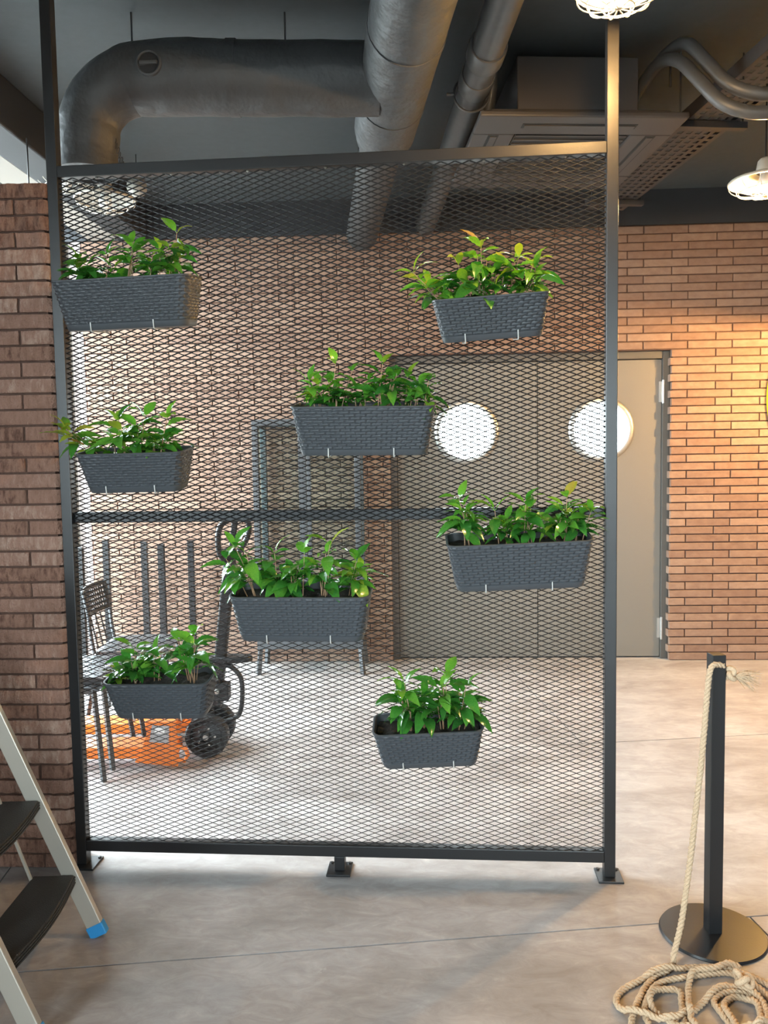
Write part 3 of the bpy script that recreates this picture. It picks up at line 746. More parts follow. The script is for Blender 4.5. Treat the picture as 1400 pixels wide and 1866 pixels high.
PAng = math.radians(5.4); dv = Vector((-math.sin(PAng), math.cos(PAng), 0)); pb = Vector((0.238, 3.957, 3.20))
dp = thing('drain_pipe', 'slim grey pipe with socket joints running under ceiling beside the wide duct', 'pipe', tuple(pb))
MB().tube([dv * -3.0, dv * 1.93], 0.068, 28).build('pipe_run', M['pipe'], dp, smooth=60)
for s, r in ((-0.55, 0.079), (-0.30, 0.076)):
    MB().lathe([(0.068, -0.06), (r - 0.004, -0.06), (r, -0.05), (r, 0.045), (r - 0.003, 0.055), (0.068, 0.06)], 28, Matrix.Translation(dv * s) @ Matrix.Rotation(PAng, 4, 'Z') @ Matrix.Rotation(-PI / 2, 4, 'X')).build('socket_joint', M['pipe'], dp, smooth=40)
c = MB().tube([Vector((0.082 * math.cos(t), 0, 0.082 * math.sin(t))) + dv * -0.17 for t in np.linspace(0, 2 * PI, 24, endpoint=False)], 0.006, 6, closed=True)
c.tube([Vector((-0.082, 0, 0)) + dv * -0.17, Vector((-0.115, 0, 0.0)) + dv * -0.17], 0.008, 8); c.tube([Vector((0, 0, 0.082)) + dv * -0.17, Vector((0, 0, CEIL - 3.2)) + dv * -0.17], 0.005, 6)
c.build('pipe_clamp', M['pipe'], dp, smooth=60)
c = MB().tube([Vector((0.12, 0, CEIL - 3.2)) + dv * 0.0, Vector((0.12, 0, 0.1)), Vector((0.11, 0.05, 0.0)), Vector((0.05, 0.1, -0.01))], 0.03, 14).build('side_branch', M['pipe'], dp, smooth=60)

AZ = 3.05; AR = math.radians(5.9)
ac = thing('air_conditioner', 'square grey ceiling cassette air conditioner with slotted panel under the ceiling', 'air conditioner', (0.283, 3.668, AZ), AR)
AW = 0.955
pn = MB()
pn.box(0.06, AW - 0.06, 0.06, AW - 0.06, 0.025, 0.06)
prof = []
# panel ring with a square grille recess
def ringbox(mb, o0, i0, z0, z1):
    a, b = o0, AW - o0; c, d = i0, AW - i0
    mb.box(a, b, a, c, z0, z1); mb.box(a, b, d, b, z0, z1); mb.box(a, c, c, d, z0, z1); mb.box(d, b, c, d, z0, z1)
ringbox(pn, 0.0, 0.20, 0.0, 0.028)
pn.build('face_panel', M['ac'], ac, bevel=0.008, seg=3)
MB().box(0.205, AW - 0.205, 0.205, AW - 0.205, 0.008, 0.024).build('intake_grille', M['slot'], ac)
for k in range(11):
    y = 0.22 + k * 0.0515
    MB().box(0.21, AW - 0.21, y, y + 0.012, 0.003, 0.010).build('grille_bar', M['ac'], ac)
for (x0, x1, y0, y1) in ((0.21, AW - 0.21, 0.075, 0.125), (0.21, AW - 0.21, AW - 0.125, AW - 0.075), (0.075, 0.125, 0.21, AW - 0.21), (AW - 0.125, AW - 0.075, 0.21, AW - 0.21)):
    s = MB().box(x0, x1, y0, y1, -0.0015, 0.002).build('air_slot', M['slot'], ac)
    if x1 - x0 > y1 - y0: MB().box(x0 + 0.01, x1 - 0.01, y0 + 0.012, y1 - 0.008, -0.006, -0.002).build('air_flap', M['ac'], s)
    else: MB().box(x0 + 0.012, x1 - 0.008, y0 + 0.01, y1 - 0.01, -0.006, -0.002).build('air_flap', M['ac'], s)
MB().box(0.19, AW - 0.20, 0.10, AW - 0.10, 0.03, 0.31).build('housing', M['ac'], ac, bevel=0.006)
for x, y in ((0.03, 0.15), (AW - 0.03, 0.15), (0.03, AW - 0.15), (AW - 0.03, AW - 0.15)):
    MB().tube([(x, y, 0.2), (x, y, CEIL - AZ)], 0.005, 6).build('hanger_rod', M['dark_paint'], ac)

tr = thing('cable_tray', 'perforated steel cable tray hung under ceiling right of the air conditioner', 'cable tray', (1.40, 3.9, 3.10), math.radians(8.5))
tb = MB(); TWd = 0.25; x0 = -TWd / 2
# perforated bottom: strips with slots left open between the bridges
nslot = 5; sw = 0.020; y = -1.6
tl = 3.0
for k in range(nslot + 1):
    xa = x0 + k * (TWd - 0.022) / nslot; tb.box(xa, xa + 0.022, -1.6, -1.6 + tl, 0, 0.003)
while y < -1.6 + tl - 0.02:
    tb.box(x0, -x0, y, y + 0.026, 0.0003, 0.0027); y += 0.056
tb.build('tray_floor', M['tray'], tr)
for s in (-1, 1):
    MB().box(s * TWd / 2 - 0.002, s * TWd / 2 + 0.002, -1.6, -1.6 + tl, 0, 0.06).build('tray_side', M['tray'], tr)
for yy in (-1.1, 0.05, 1.2):
    h = MB().box(-0.17, 0.17, yy - 0.02, yy + 0.02, -0.032, -0.001).build('cross_bar', M['tray'], tr, bevel=0.002)
    for s in (-0.155, 0.155): MB().tube([(s, yy, -0.03), (s, yy, CEIL - 3.10)], 0.004, 6).build('hanger_rod', M['dark_paint'], h)

rp = thing('refrigerant_pipes', 'pair of grey insulated pipes curving down from air conditioner and off to the right', 'pipe', (1.0, 3.75, 3.0))
for dz, dx, dy in ((0.0, 0.0, 0.0), (0.072, 0.03, 0.0)):
    pts = [(1.035, 4.02, 3.23), (1.07, 3.92, 3.285), (1.10, 3.76, 3.295), (1.13, 3.60, 3.22), (1.19, 3.52, 3.10), (1.26, 3.46, 2.985), (1.36, 3.43, 2.93), (1.5, 3.43, 2.925), (1.75, 3.45, 2.925), (2.2, 3.5, 2.93), (3.2, 3.6, 2.94), (4.38, 3.72, 2.95)]
    pts = [(p[0] + dx - 1.0, p[1] + dy - 3.75, p[2] + dz * (0.5 if i < 3 else 1) - 3.0) for i, p in enumerate(pts)]
    MB().tube(spline(pts, 6), 0.027, 14).build('insulated_pipe', M['pipe'], rp, smooth=60)
for k in (1.52, 2.3, 3.1):
    MB().box(k - 1.0 - 0.012, k - 1.0 + 0.012, 3.40 + (k - 1.5) * 0.09 - 3.75, 3.50 + (k - 1.5) * 0.09 - 3.75, -0.11, 0.035).build('pipe_strap', M['tray'], rp, bevel=0.004)

# ------------------------------------------------------------------ pendant lamps
def pendant(x, y, z, label, lit, R=0.15, cable=True, bulb='bulb'):
    t = thing('pendant_lamp', label, 'lamp', (x, y, z), group='cage pendant lamps')
    MB().lathe([(R, 0.0), (R + 0.004, 0.003), (R - 0.002, 0.009), (R * 0.80, 0.019), (R * 0.50, 0.032), (0.045, 0.044), (0.036, 0.095), (0.024, 0.108), (0.0, 0.11), (0.0, 0.100), (0.032, 0.090), (0.040, 0.039), (R * 0.48, 0.027), (R * 0.78, 0.014), (R - 0.006, 0.004), (R, 0.0)], 40, None, True).build('shade', M['shade'], t, smooth=50)
    cg = MB()
    cg.tube([(R * math.cos(a), R * math.sin(a), -0.003) for a in np.linspace(0, 2 * PI, 36, endpoint=False)], 0.003, 6, closed=True)
    for rr, zz in ((R * 0.72, -0.046), (R * 0.36, -0.066)):
        cg.tube([(rr * math.cos(a), rr * math.sin(a), zz) for a in np.linspace(0, 2 * PI, 28, endpoint=False)], 0.0022, 6, closed=True)
    for k in range(6):
        a = PI * k / 6
        cg.tube([(R * math.cos(q) * math.cos(a), R * math.cos(q) * math.sin(a), -0.068 * math.sin(q) ** 0.8 if 0 < q < PI else -0.002) for q in np.linspace(0, PI, 17)], 0.0022, 6)
    cg.build('wire_cage', M['cage'], t, smooth=60)
    MB().lathe([(0.0, -0.056), (0.013, -0.053), (0.024, -0.046), (0.032, -0.035), (0.034, -0.024), (0.034, -0.018), (0.0, -0.018)], 28).build('bulb', M[bulb] if lit else M['label_white'], t, smooth=60)
    MB().lathe([(0.0, -0.0175), (0.0365, -0.0175), (0.037, -0.021), (0.0385, -0.021), (0.0385, -0.012), (0.026, 0.020), (0.018, 0.050), (0.0, 0.052)], 28).build('bulb_base', M['label_white'], t, smooth=50)
    if cable: MB().tube([(0, 0, 0.10), (0, 0, CEIL - z)], 0.004, 8).build('cord', M['black_metal'], t)
    return t
pendant(0.600, 2.480, 2.925, 'lit cage pendant lamp at top edge of the frame, in front of the right post', True, R=0.128)
pendant(1.668, 4.00, 2.835, 'lit cage pendant lamp at right edge of the frame, in front of the brick wall', True, R=0.165)
pendant(2.82, 4.98, 2.30, 'unseen lit cage pendant lamp added beyond the right edge to light the brick wall', True, R=0.165, bulb='bulb_wall')  # out-of-view lamp, added for the warm glow across the bricks
pendant(-1.765, 4.535, 3.02, 'unlit white cage pendant lamp behind the mesh at upper left', False, R=0.165)
gl = thing('globe_lamp', 'small pale globe lamp hanging behind the mesh at upper left', 'lamp', (-1.725, 4.95, 3.225))
MB().lathe([(0.0, -0.062), (0.022, -0.058), (0.044, -0.044), (0.058, -0.022), (0.062, 0.0), (0.058, 0.022), (0.044, 0.044), (0.020, 0.060), (0.0, 0.062)], 24).build('globe', M['shade'], gl, smooth=60)
MB().lathe([(0.0, 0.055), (0.024, 0.055), (0.022, 0.085), (0.008, 0.095), (0.0, 0.095)], 16).build('lamp_cap', M['black_metal'], gl, smooth=40)
MB().tube([(0, 0, 0.09), (0, 0, CEIL - 3.225)], 0.003, 6).build('cord', M['black_metal'], gl)
pendant(-2.06, 4.70, 3.20, 'unlit pale pendant lamp half hidden by the left post', False, R=0.16)
wr = tag(MB().tube([(-1.957, 4.03, CEIL if False else 3.17), (-1.957, 4.03, 2.70)], 0.004, 6).build('hanging_wire', M['black_metal']), 'thin dark wire hanging behind the top of the brick partition', 'wire')

# large round yellow sign on the wall, mostly outside the frame on the right
ys = thing('wall_sign', 'large round yellow sign on the brick wall, only its left rim in view', 'sign', (3.215, WY - 0.004, 1.93))
mw = Matrix.Rotation(PI / 2, 4, 'X')
MB().lathe([(0.0, 0.0), (0.70, 0.0), (0.70, 0.022), (0.0, 0.022)], 96, mw).build('sign_board', M['yellow'], ys, smooth=40)
MB().lathe([(0.70, 0.0), (0.715, 0.0), (0.715, 0.03), (0.70, 0.03), (0.70, 0.0)], 96, mw, True).build('sign_rim', M['yellow'], ys, smooth=40)

# ------------------------------------------------------------------ rope stanchions
def stanchion(x, y, label, h=0.915, z=0.0, group=None, rz=0.1):
    t = thing('rope_stanchion', label, 'stanchion', (x, y, z), rz, group)
    MB().lathe([(0.0, 0.0), (0.162, 0.0), (0.164, 0.003), (0.160, 0.009), (0.05, 0.012), (0.0, 0.012)], 64).build('base_plate', M['black_metal'], t, smooth=35)
    MB().box(-0.0215, 0.0215, -0.0215, 0.0215, 0.010, h).build('post', M['black_metal'], t, bevel=0.002)
    MB().tube([(-0.0225, 0, h - 0.055), (0.0225, 0, h - 0.055)], 0.012, 16).build('rope_hole', M['slot'], t)
    return t
stanchion(0.919, 2.505, 'black square rope stanchion on round base at right foreground with a rope tied to it')
backs = [(-2.362, 5.36, 'black stanchion post farthest left, at the end of the wall by the window'),
         (-2.315, 5.70, 'black stanchion post second from the left behind the perforated chair back'),
         (-2.03, 5.70, 'black stanchion post third from the left, standing against the brick wall'),
         (-1.805, 5.40, 'shorter looking black stanchion post fourth from the left behind the chairs'),
         (-1.695, 5.73, 'black stanchion post rightmost of the row, nearest the pallet truck handle')]
for i, (x, y, lab) in enumerate(backs):
    stanchion(x, y, lab, 0.955, (0.0, 0.013, 0.0, 0.013, 0.0)[i], 'stanchions by the rear wall')

# rope: hangs from the stanchion, lies coiled on the floor
ROPE = [(0.936, 2.490, 0.881), (0.903, 2.475, 0.888), (0.891, 2.468, 0.881), (0.884, 2.466, 0.861), (0.877, 2.462, 0.804), (0.866, 2.452, 0.689), (0.852, 2.440, 0.572), (0.833, 2.425, 0.439), (0.813, 2.405, 0.309), (0.788, 2.380, 0.183), (0.771, 2.365, 0.105), (0.729, 2.322, 0.009), (0.709, 2.297, 0.009), (0.679, 2.283, 0.009), (0.635, 2.235, 0.009), (0.601, 2.184, 0.009), (0.566, 2.118, 0.009), (0.547, 2.064, 0.009), (0.554, 2.020, 0.009), (0.585, 2.021, 0.009), (0.595, 2.069, 0.009), (0.596, 2.114, 0.009), (0.613, 2.162, 0.009), (0.648, 2.220, 0.009), (0.691, 2.254, 0.009), (0.758, 2.274, 0.009), (0.832, 2.289, 0.009), (0.885, 2.296, 0.009), (0.921, 2.275, 0.009), (0.953, 2.229, 0.009), (0.962, 2.166, 0.009), (0.942, 2.091, 0.009), (0.891, 2.029, 0.009), (0.820, 2.002, 0.009), (0.813, 2.070, 0.009), (0.806, 2.120, 0.009), (0.801, 2.167, 0.009), (0.828, 2.199, 0.009), (0.870, 2.212, 0.009), (0.912, 2.194, 0.009), (0.918, 2.146, 0.009), (0.904, 2.081, 0.009), (0.863, 2.020, 0.009), (0.820, 2.019, 0.009), (0.821, 2.075, 0.009), (0.818, 2.120, 0.009), (0.827, 2.158, 0.009), (0.858, 2.187, 0.009), (0.886, 2.186, 0.009), (0.909, 2.155, 0.009), (0.902, 2.104, 0.009), (0.876, 2.037, 0.009), (0.786, 1.993, 0.009), (0.704, 2.016, 0.009), (0.697, 2.094, 0.009), (0.710, 2.160, 0.009), (0.721, 2.209, 0.009), (0.694, 2.218, 0.009), (0.657, 2.207, 0.009), (0.626, 2.172, 0.009), (0.623, 2.129, 0.009), (0.647, 2.097, 0.009), (0.687, 2.054, 0.009), (0.765, 2.017, 0.009), (0.921, 2.030, 0.009), (0.999, 2.120, 0.009), (0.991, 2.225, 0.009), (0.960, 2.271, 0.009), (0.915, 2.302, 0.009), (0.842, 2.319, 0.009), (0.772, 2.315, 0.009), (0.676, 2.283, 0.009), (0.576, 2.226, 0.009), (0.533, 2.175, 0.009), (0.536, 2.132, 0.009), (0.577, 2.105, 0.009), (0.653, 2.086, 0.009), (0.712, 2.113, 0.009), (0.772, 2.166, 0.009), (0.839, 2.217, 0.009), (0.893, 2.228, 0.009), (0.924, 2.184, 0.009), (0.924, 2.123, 0.009), (0.897, 2.051, 0.009), (0.810, 1.977, 0.009), (0.720, 1.975, 0.009), (0.707, 2.059, 0.009), (0.728, 2.155, 0.009), (0.756, 2.240, 0.009), (0.787, 2.283, 0.009), (0.833, 2.292, 0.009), (0.889, 2.306, 0.009), (0.929, 2.294, 0.009)]
def rope():
    pts = [Vector(p) for p in ROPE]
    P = spline(pts, 5)
    # resample evenly
    out = [P[0]]; acc = 0.0; step = 0.009
    for i in range(1, len(P)):
        a, b = P[i - 1], P[i]; l = (b - a).length; t = step - acc
        while t <= l: out.append(a.lerp(b, t / l)); t += step
        acc = l - (t - step)
    P = out; n = len(P)
    z = np.array([p.z for p in P]); xy = np.array([(p.x, p.y) for p in P])
    hang = np.array([i for i in range(n) if z[i] > 0.03]); h1 = (hang.max() + 1) if len(hang) else 0
    R = 0.0088
    zz = z.copy(); zz[h1:] = R
    for i in range(h1 + 12, n):
        j0, j1 = h1, i - 8
        if j1 > j0:
            d = np.hypot(*(xy[j0:j1] - xy[i]).T); k = d < R * 1.75
            if k.any(): zz[i] = min(0.075, (zz[j0:j1][k] + np.sqrt(np.maximum(0, (R * 1.9) ** 2 - d[k] ** 2))).max())
    sm = zz.copy()
    for _ in range(6):
        sm[h1 + 1:-1] = np.maximum(zz[h1 + 1:-1] * 0.999, (sm[h1:-2] + 2 * sm[h1 + 1:-1] + sm[h1 + 2:]) / 4)
    P = [Vector((p.x, p.y, sm[i] if i >= h1 else p.z)) for i, p in enumerate(P)]
    mb = MB()
    T = [(P[min(i + 1, n - 1)] - P[max(i - 1, 0)]).normalized() for i in range(n)]
    x = ortho(T[0])[0]; fr = []
    for i in range(n):
        x = (x - T[i] * x.dot(T[i])).normalized(); fr.append((x.copy(), T[i].cross(x)))
    for s in range(3):
        q = []
        for i in range(n):
            a = 2 * PI * (s / 3 + i * step / 0.043); u, v = fr[i]; q.append(P[i] + (u * math.cos(a) + v * math.sin(a)) * 0.0054)
        mb.tube(q, 0.0050, 6)
    o = mb.build('rope', M['rope'], smooth=80)
    tag(o, 'thick natural jute rope tied to the black stanchion and coiled on the floor', 'rope')
    return o
ro = rope()
def knot(c, sc, seed, axis=(1, 0, 0)):
    r = random.Random(seed); mb = MB()
    X, Y, Z = ortho(axis)
    def pp(t): return Vector(c) + (X * (math.sin(t) + 2 * math.sin(2 * t)) + Y * (math.cos(t) - 2 * math.cos(2 * t)) - Z * (1.4 * math.sin(3 * t))) * sc
    mb.tube([pp(t) for t in np.linspace(0, 2 * PI, 60, endpoint=False)], 0.0085, 8, closed=True)
    return mb
knot((0.958, 2.492, 0.853), 0.0062, 1).build('knot', M['rope'], ro, smooth=70)
fr = MB(); r5 = random.Random(5)
for k in range(60):
    a = Vector((0.965, 2.488, 0.848)); d = Vector((r5.uniform(0.045, 0.085), r5.uniform(-0.035, 0.03), r5.uniform(-0.05, 0.008) if k % 2 else r5.uniform(-0.015, 0.02)))
    fr.tube(spline([a + d * 0.05, a + d * 0.5 + Vector((0, 0, r5.uniform(0, 0.01))), a + d], 3), [0.0022, 0.002, 0.0018, 0.0016, 0.0013, 0.001, 0.0006], 4)
fr.build('frayed_end', M['rope'], ro, smooth=70)
knot((0.897, 2.207, 0.050), 0.0085, 2, (0.3, 0.2, 1)).build('knot', M['rope'], ro, smooth=70)

# ------------------------------------------------------------------ step ladder
LH = math.radians(183.2); LF = Vector((-1.067, 2.452, 0))
ld = thing('step_ladder', 'aluminium step ladder with black treads and blue feet at left edge of the foreground', 'ladder', tuple(LF), LH)
# local: +x away from the climber, ladder leans that way; +y towards the camera
LK = 0.412; LWd = 0.475
sl = Vector((LK, 0, 1)).normalized(); Lz = 1.15
for y, nm in ((0.0, 'rail'), (LWd, 'rail')):
    mb = MB(); nrm = Vector((-sl.z, 0, sl.x))
    s = 1 if y == 0.0 else -1
    p0 = Vector((0, y, 0)) + sl * 0.03; p1 = Vector((0, y, 0)) + sl * Lz * 1.08
    mb.bar(p0, p1, 0.022, 0.052, up=nrm)
    mb.build(nm, M['rail'], ld, bevel=0.003)
    MB().bar(Vector((0, y, 0.004)), Vector((0, y, 0)) + sl * 0.045, 0.027, 0.058, up=nrm).build('foot_cap', M['blue'], ld, bevel=0.004)
for k, zt in enumerate((0.215, 0.465)):
    xc = zt * LK + 0.058
    td = MB(); nseg = 8
    # tread: flat top, bowed front edge, ribbed nose
    front = [(xc - 0.075 - 0.02 * math.sin(PI * i / nseg), 0.014 + (LWd - 0.028) * i / nseg) for i in range(nseg + 1)]
    poly = front + [(xc + 0.055, LWd - 0.014), (xc + 0.055, 0.014)]
    td.prism(poly, zt - 0.030, zt)
    t = td.build('tread', M['tread'], ld, bevel=0.004)
    for q in range(3):
        MB().tube([(x - 0.002, y, zt - 0.008 - q * 0.009) for x, y in front], 0.003, 6).build('tread_rib', M['tread'], t, smooth=60)
for y in (0.035, LWd - 0.035):
    MB().bar(Vector((0.16 + 0.03, y, 0.18)), Vector((0.50, y, 1.10)), 0.008, 0.008).build('brace_rod', M['rail'], ld)
for y in (-0.03, LWd + 0.03):
    pa, pz = Vector((0.92, y, 0.0)), Vector((0.50, y, 1.2))
    MB().bar(pa + (pz - pa) * 0.03, pz, 0.02, 0.035, up=(1, 0, 0)).build('rear_leg', M['rail'], ld, bevel=0.003)
    MB().bar(pa + Vector((0, 0, 0.004)), pa + (pz - pa) * 0.04, 0.025, 0.042, up=(1, 0, 0)).build('foot_cap', M['blue'], ld, bevel=0.003)

# ------------------------------------------------------------------ perforated chairs
def perforated(mb, x0, x1, y0, y1, z, nx, ny, hole, border, f):
    """sheet with square holes, f maps (u, v, z) to space; two sided thickness left to a solidify modifier"""
    xs = [x0]; cx = (x1 - x0 - 2 * border) / nx; cy = (y1 - y0 - 2 * border) / ny
    for i in range(nx): a = x0 + border + i * cx; xs += [a + cx * (1 - hole) / 2, a + cx * (1 + hole) / 2]
    xs.append(x1); ys = [y0]
    for i in range(ny): a = y0 + border + i * cy; ys += [a + cy * (1 - hole) / 2, a + cy * (1 + hole) / 2]
    ys.append(y1); o = len(mb.v); w = len(xs)
    for yv in ys:
        for xv in xs: mb.v.append(tuple(f(xv, yv, z)))
    for j in range(len(ys) - 1):
        for i in range(w - 1):
            if i % 2 == 1 and j % 2 == 1: continue
            mb.f.append((o + j * w + i, o + j * w + i + 1, o + (j + 1) * w + i + 1, o + (j + 1) * w + i))
def solid(o, t):
    s = o.modifiers.new('thickness', 'SOLIDIFY'); s.thickness = t
def make_chair(label):
    t = thing('metal_chair', label, 'chair', (0, 0, 0))
    # faces +x, back at -x ; seat 0.42 x 0.42 at 0.46
    sb = MB()
    def fs(x, y, z): return (x, y, z + 0.006 * math.cos(PI * x / 0.45) - 0.014 * max(0, abs(x) - 0.17) / 0.05)
    perforated(sb, -0.215, 0.215, -0.21, 0.21, 0.455, 13, 13, 0.42, 0.028, fs); so = sb.build('seat', M['chair'], t); solid(so, 0.003)
    bb = MB()
    def fb(u, v, z): return (-0.215 - 0.035 * (v - 0.62) / 0.2 - 0.03 * (1 - (u / 0.21) ** 2), u, v)
    perforated(bb, -0.205, 0.205, 0.640, 0.815, 0, 13, 5, 0.42, 0.02, fb); bo = bb.build('backrest', M['chair'], t); solid(bo, 0.003)
    for s in (-1, 1):
        MB().tube(spline([(-0.20, s * 0.20, 0.45), (-0.215, s * 0.203, 0.56), (-0.225, s * 0.205, 0.68), (-0.250, s * 0.205, 0.81)], 5), 0.011, 8).build('back_post', M['chair'], t, smooth=60)
    for k in (-0.09, 0.0, 0.09):
        MB().bar((-0.21, k, 0.45), (-0.250, k, 0.645), 0.022, 0.003, up=(1, 0, 0)).build('back_slat', M['chair'], t)
    for sx in (-1, 1):
        for sy in (-1, 1):
            MB().bar((sx * 0.185, sy * 0.185, 0.452), (sx * (0.235 if sx > 0 else 0.26), sy * 0.225, 0.0), 0.022, 0.022).build('leg', M['chair'], t, bevel=0.003)
    for sy in (-1, 1): MB().bar((-0.19, sy * 0.188, 0.435), (0.19, sy * 0.188, 0.435), 0.014, 0.025).build('seat_rail', M['chair'], t)
    return t
chA = make_chair('dark perforated metal chair nearest the left post, its legs around the pallet forks')
chA.location = (-1.79, 3.90, 0); chA.rotation_euler = (0, 0, 0.02)
chB = copy_tree(chA); chB['label'] = 'dark perforated metal chair farther back, its curved backrest in front of the stanchions'
chB.location = (-1.705, 4.63, 0); chB.rotation_euler = (0, 0, 0.10)
chC = copy_tree(chA); chC['label'] = 'dark perforated metal chair stacked on the nearest one, hidden mostly by the post'
chC.location = (-1.76, 3.955, 0.037); chC.rotation_euler = (0, 0, 0.0)

# ------------------------------------------------------------------ pallet truck
pt = thing('pallet_truck', 'orange hand pallet truck with black wheels and tall black handle behind the mesh', 'pallet truck', (-1.12, 4.10, 0), math.radians(2))
for y0 in (-0.26, 0.10):
    mb = MB(); poly = [(-1.28, 0.075), (-1.18, 0.055), (-0.14, 0.055), (-0.14, 0.115), (-1.18, 0.110), (-1.28, 0.088)]
    mb.prism([(a, b) for a, b in poly], 0, 0.16, Matrix.Translation((0, y0 + 0.16, 0)) @ Matrix.Rotation(PI / 2, 4, 'X'))
    fk = mb.build('fork', M['orange'], pt, bevel=0.006)
    for dy in (0.045, 0.115):
        mw2 = Matrix.Translation((-1.08, y0 + dy, 0.038)) @ Matrix.Rotation(PI / 2, 4, 'X')
        MB().lathe([(0.0, -0.022), (0.036, -0.022), (0.038, -0.018), (0.038, 0.018), (0.036, 0.022), (0.0, 0.022)], 20, mw2).build('fork_roller', M['rubber'], fk, smooth=40)
    tb2 = MB().prism([(-0.34, 0.04), (-0.125, 0.015), (-0.115, 0.05), (-0.125, 0.245), (-0.255, 0.245), (-0.30, 0.11)], 0, 0.008, Matrix.Translation((0, y0 + (0.0 if y0 < 0 else 0.168), 0)) @ Matrix.Rotation(PI / 2, 4, 'X'))
    sd = tb2.build('side_plate', M['orange'], pt, bevel=0.002)
    if y0 < 0:
        my = Matrix.Translation((0, y0 - 0.0085, 0)) @ Matrix.Rotation(PI / 2, 4, 'X')
        st = MB().prism([(-0.262, 0.145), (-0.165, 0.135), (-0.160, 0.225), (-0.245, 0.230)], 0, 0.001, my).build('sticker', M['label_grey'], sd)
        MB().prism([(-0.235, 0.19), (-0.185, 0.185), (-0.182, 0.215), (-0.228, 0.218)], 0.001, 0.0014, my).build('sticker_patch', M['label_white'], st)
MB().box(-0.285, -0.12, -0.26, 0.26, 0.20, 0.248).build('cross_head', M['orange'], pt, bevel=0.008)
hk = MB().tube([(-0.135, -0.262, 0.05), (-0.09, -0.262, 0.045), (-0.072, -0.262, 0.075), (-0.085, -0.262, 0.11), (-0.125, -0.262, 0.12)], 0.011, 10).build('tow_loop', M['orange'], pt, smooth=60)
for y in (-0.085, 0.085):
    mw3 = Matrix.Translation((-0.015, y, 0.112)) @ Matrix.Rotation(PI / 2, 4, 'X')
    wh = MB().lathe([(0.0, -0.012), (0.030, -0.014), (0.032, -0.030), (0.060, -0.022), (0.075, -0.018), (0.085, -0.032), (0.105, -0.032), (0.112, -0.026), (0.112, 0.026), (0.105, 0.032), (0.085, 0.032), (0.075, 0.018), (0.060, 0.022), (0.032, 0.030), (0.030, 0.014), (0.0, 0.012)], 40, mw3).build('steer_wheel', M['rubber'], pt, smooth=35)
    for k in range(5):
        a = 2 * PI * k / 5
        MB().lathe([(0.0, 0.036), (0.006, 0.034), (0.006, -0.034), (0.0, -0.036)], 8, mw3 @ Matrix.Translation((0.046 * math.cos(a), 0.046 * math.sin(a), 0))).build('wheel_bolt', M['chrome'], wh)
MB().tube([(-0.015, -0.13, 0.112), (-0.015, 0.13, 0.112)], 0.014, 12).build('axle', M['chrome'], pt, smooth=60)
MB().box(-0.10, 0.05, -0.05, 0.05, 0.24, 0.40).build('pump_housing', M['rubber'], pt, bevel=0.012)
MB().tube([(-0.03, 0, 0.12), (-0.03, 0, 0.26)], 0.035, 16).build('pump_leg', M['rubber'], pt, smooth=50)
MB().box(0.04, 0.095, -0.055, 0.02, 0.28, 0.37).build('valve_block', M['rubber'], pt, bevel=0.006)
for (x, z, rr) in ((-0.045, 0.345, 0.012), (-0.02, 0.31, 0.009), (0.035, 0.335, 0.014)):
    MB().lathe([(rr, 0.0), (rr, 0.012), (rr * 0.6, 0.016), (0.0, 0.016)], 10, Matrix.Translation((x, -0.05 if x < 0 else -0.055, z)) @ Matrix.Rotation(PI / 2, 4, 'X')).build('hex_bolt', M['chrome'], pt, smooth=40)
# pedal guard loop and pedal
MB().tube(spline([(0.06, -0.03, 0.475), (0.115, -0.035, 0.455), (0.160, -0.04, 0.40), (0.165, -0.04, 0.30), (0.150, -0.04, 0.215), (0.115, -0.04, 0.185), (0.0, -0.04, 0.150)], 6), 0.0125, 12).build('guard_loop', M['rubber'], pt, smooth=60)
MB().prism([(-0.03, -0.045), (0.12, -0.05), (0.20, -0.03), (0.22, 0.0), (0.20, 0.03), (0.12, 0.05), (-0.03, 0.045)], 0.478, 0.510).build('pedal', M['rubber'], pt, bevel=0.008)
mast0, mast1 = Vector((0.03, 0.0, 0.36)), Vector((0.12, 0.0, 1.08))
MB().bar(mast0, mast1, 0.055, 0.060, up=(1, 0, 0)).build('handle_mast', M['rubber'], pt, bevel=0.010)
lp = [(0.098, 0.0, 1.02), (0.085, -0.055, 1.06), (0.092, -0.085, 1.13), (0.112, -0.085, 1.205), (0.150, -0.060, 1.235), (0.200, 0.0, 1.238), (0.215, 0.060, 1.225), (0.205, 0.085, 1.17), (0.165, 0.080, 1.09), (0.125, 0.045, 1.05)]
lp = [(0.100, 0, 1.00), (0.070, -0.05, 1.06), (0.070, -0.07, 1.15), (0.085, -0.07, 1.205), (0.120, -0.05, 1.232), (0.165, -0.02, 1.235), (0.200, 0.03, 1.225), (0.207, 0.06, 1.19), (0.195, 0.06, 1.13), (0.150, 0.04, 1.05)]
hl = MB().tube(spline(lp, 6), 0.015, 12).build('handle_loop', M['rubber'], pt, smooth=60)
MB().bar((0.125, -0.01, 1.07), (0.145, 0.0, 1.225), 0.022, 0.030, up=(1, 0, 0)).build('release_lever', M['rubber'], hl, bevel=0.005)

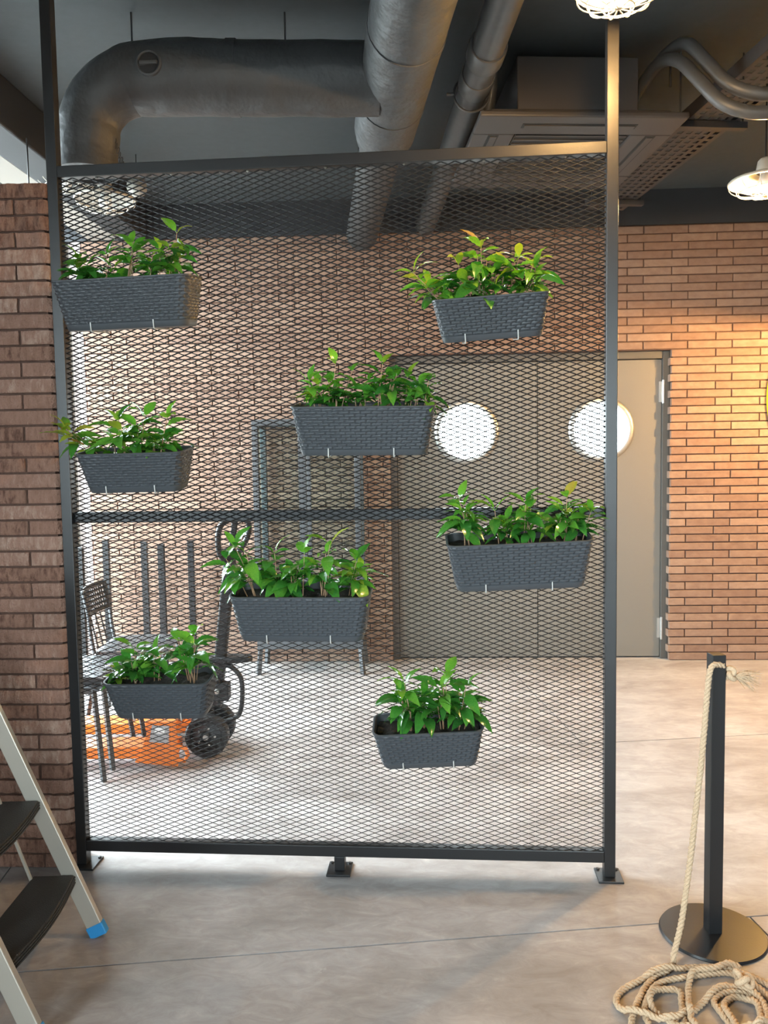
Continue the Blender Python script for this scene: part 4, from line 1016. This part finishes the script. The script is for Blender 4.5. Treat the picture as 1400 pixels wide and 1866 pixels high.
# ------------------------------------------------------------------ glazed display cabinet against the rear wall
CX0, CX1, CY0, CY1, CZ0, CZ1 = -1.185, -0.425, 5.555, 5.885, 0.185, 1.818
cb = thing('display_cabinet', 'tall narrow dark metal and glass display cabinet against brick wall left of doors', 'cabinet', ((CX0 + CX1) / 2, (CY0 + CY1) / 2, 0))
hx, hy = (CX1 - CX0) / 2, (CY1 - CY0) / 2
pw = 0.042
def cbar(name, x0, x1, y0, y1, z0, z1): return MB().box(x0, x1, y0, y1, z0, z1).build(name, M['chair'], cb, bevel=0.002)
for sx in (-1, 1):
    for sy in (-1, 1):
        xa = sx * hx - (pw if sx > 0 else 0); ya = sy * hy - (pw if sy > 0 else 0)
        cbar('corner_post', xa, xa + pw, ya, ya + pw, CZ0, CZ1)
        MB().bar((sx * (hx - 0.02), sy * (hy - 0.02), CZ0 + 0.01), (sx * (hx - 0.005), sy * (hy - 0.012), 0.0), 0.030, 0.030).build('leg', M['chair'], cb, bevel=0.003)
cbar('door_stile', -0.055, -0.002, -hy, -hy + 0.03, CZ0 + 0.07, CZ1 - pw); cbar('door_stile', 0.002, 0.030, -hy, -hy + 0.03, CZ0 + 0.07, CZ1 - pw)
for z in (CZ0, CZ1 - pw):
    hgt = 0.075 if z == CZ0 else pw
    cbar('front_rail', -hx + pw, hx - pw, -hy, -hy + pw, z, z + hgt); cbar('back_rail', -hx + pw, hx - pw, hy - pw, hy, z, z + hgt)
    for sx in (-1, 1): cbar('side_rail', sx * hx - (pw if sx > 0 else 0), sx * hx + (0 if sx > 0 else pw), -hy + pw, hy - pw, z, z + hgt)
for (x0, x1) in ((-hx + pw, -0.055), (0.030, hx - pw)):
    MB().box(x0, x1, -hy + 0.012, -hy + 0.017, CZ0 + 0.075, CZ1 - pw).build('glass_door', M['glass_cab'], cb)
for sx in (-1, 1):
    MB().box(sx * (hx - 0.02) - 0.0025, sx * (hx - 0.02) + 0.0025, -hy + pw, hy - pw, CZ0 + 0.075, CZ1 - pw).build('side_glass', M['glass_cab'], cb)
for z in (0.60, 0.92, 1.24, 1.545):
    MB().box(-hx + 0.03, hx - 0.03, -hy + 0.035, hy - 0.03, z, z + 0.006).build('glass_shelf', M['glass_cab'], cb)
MB().lathe([(0.009, 0), (0.009, 0.02), (0.0, 0.022)], 12, Matrix.Translation((-0.012, -hy, 0.98)) @ Matrix.Rotation(PI / 2, 4, 'X')).build('door_knob', M['slot'], cb, smooth=40)
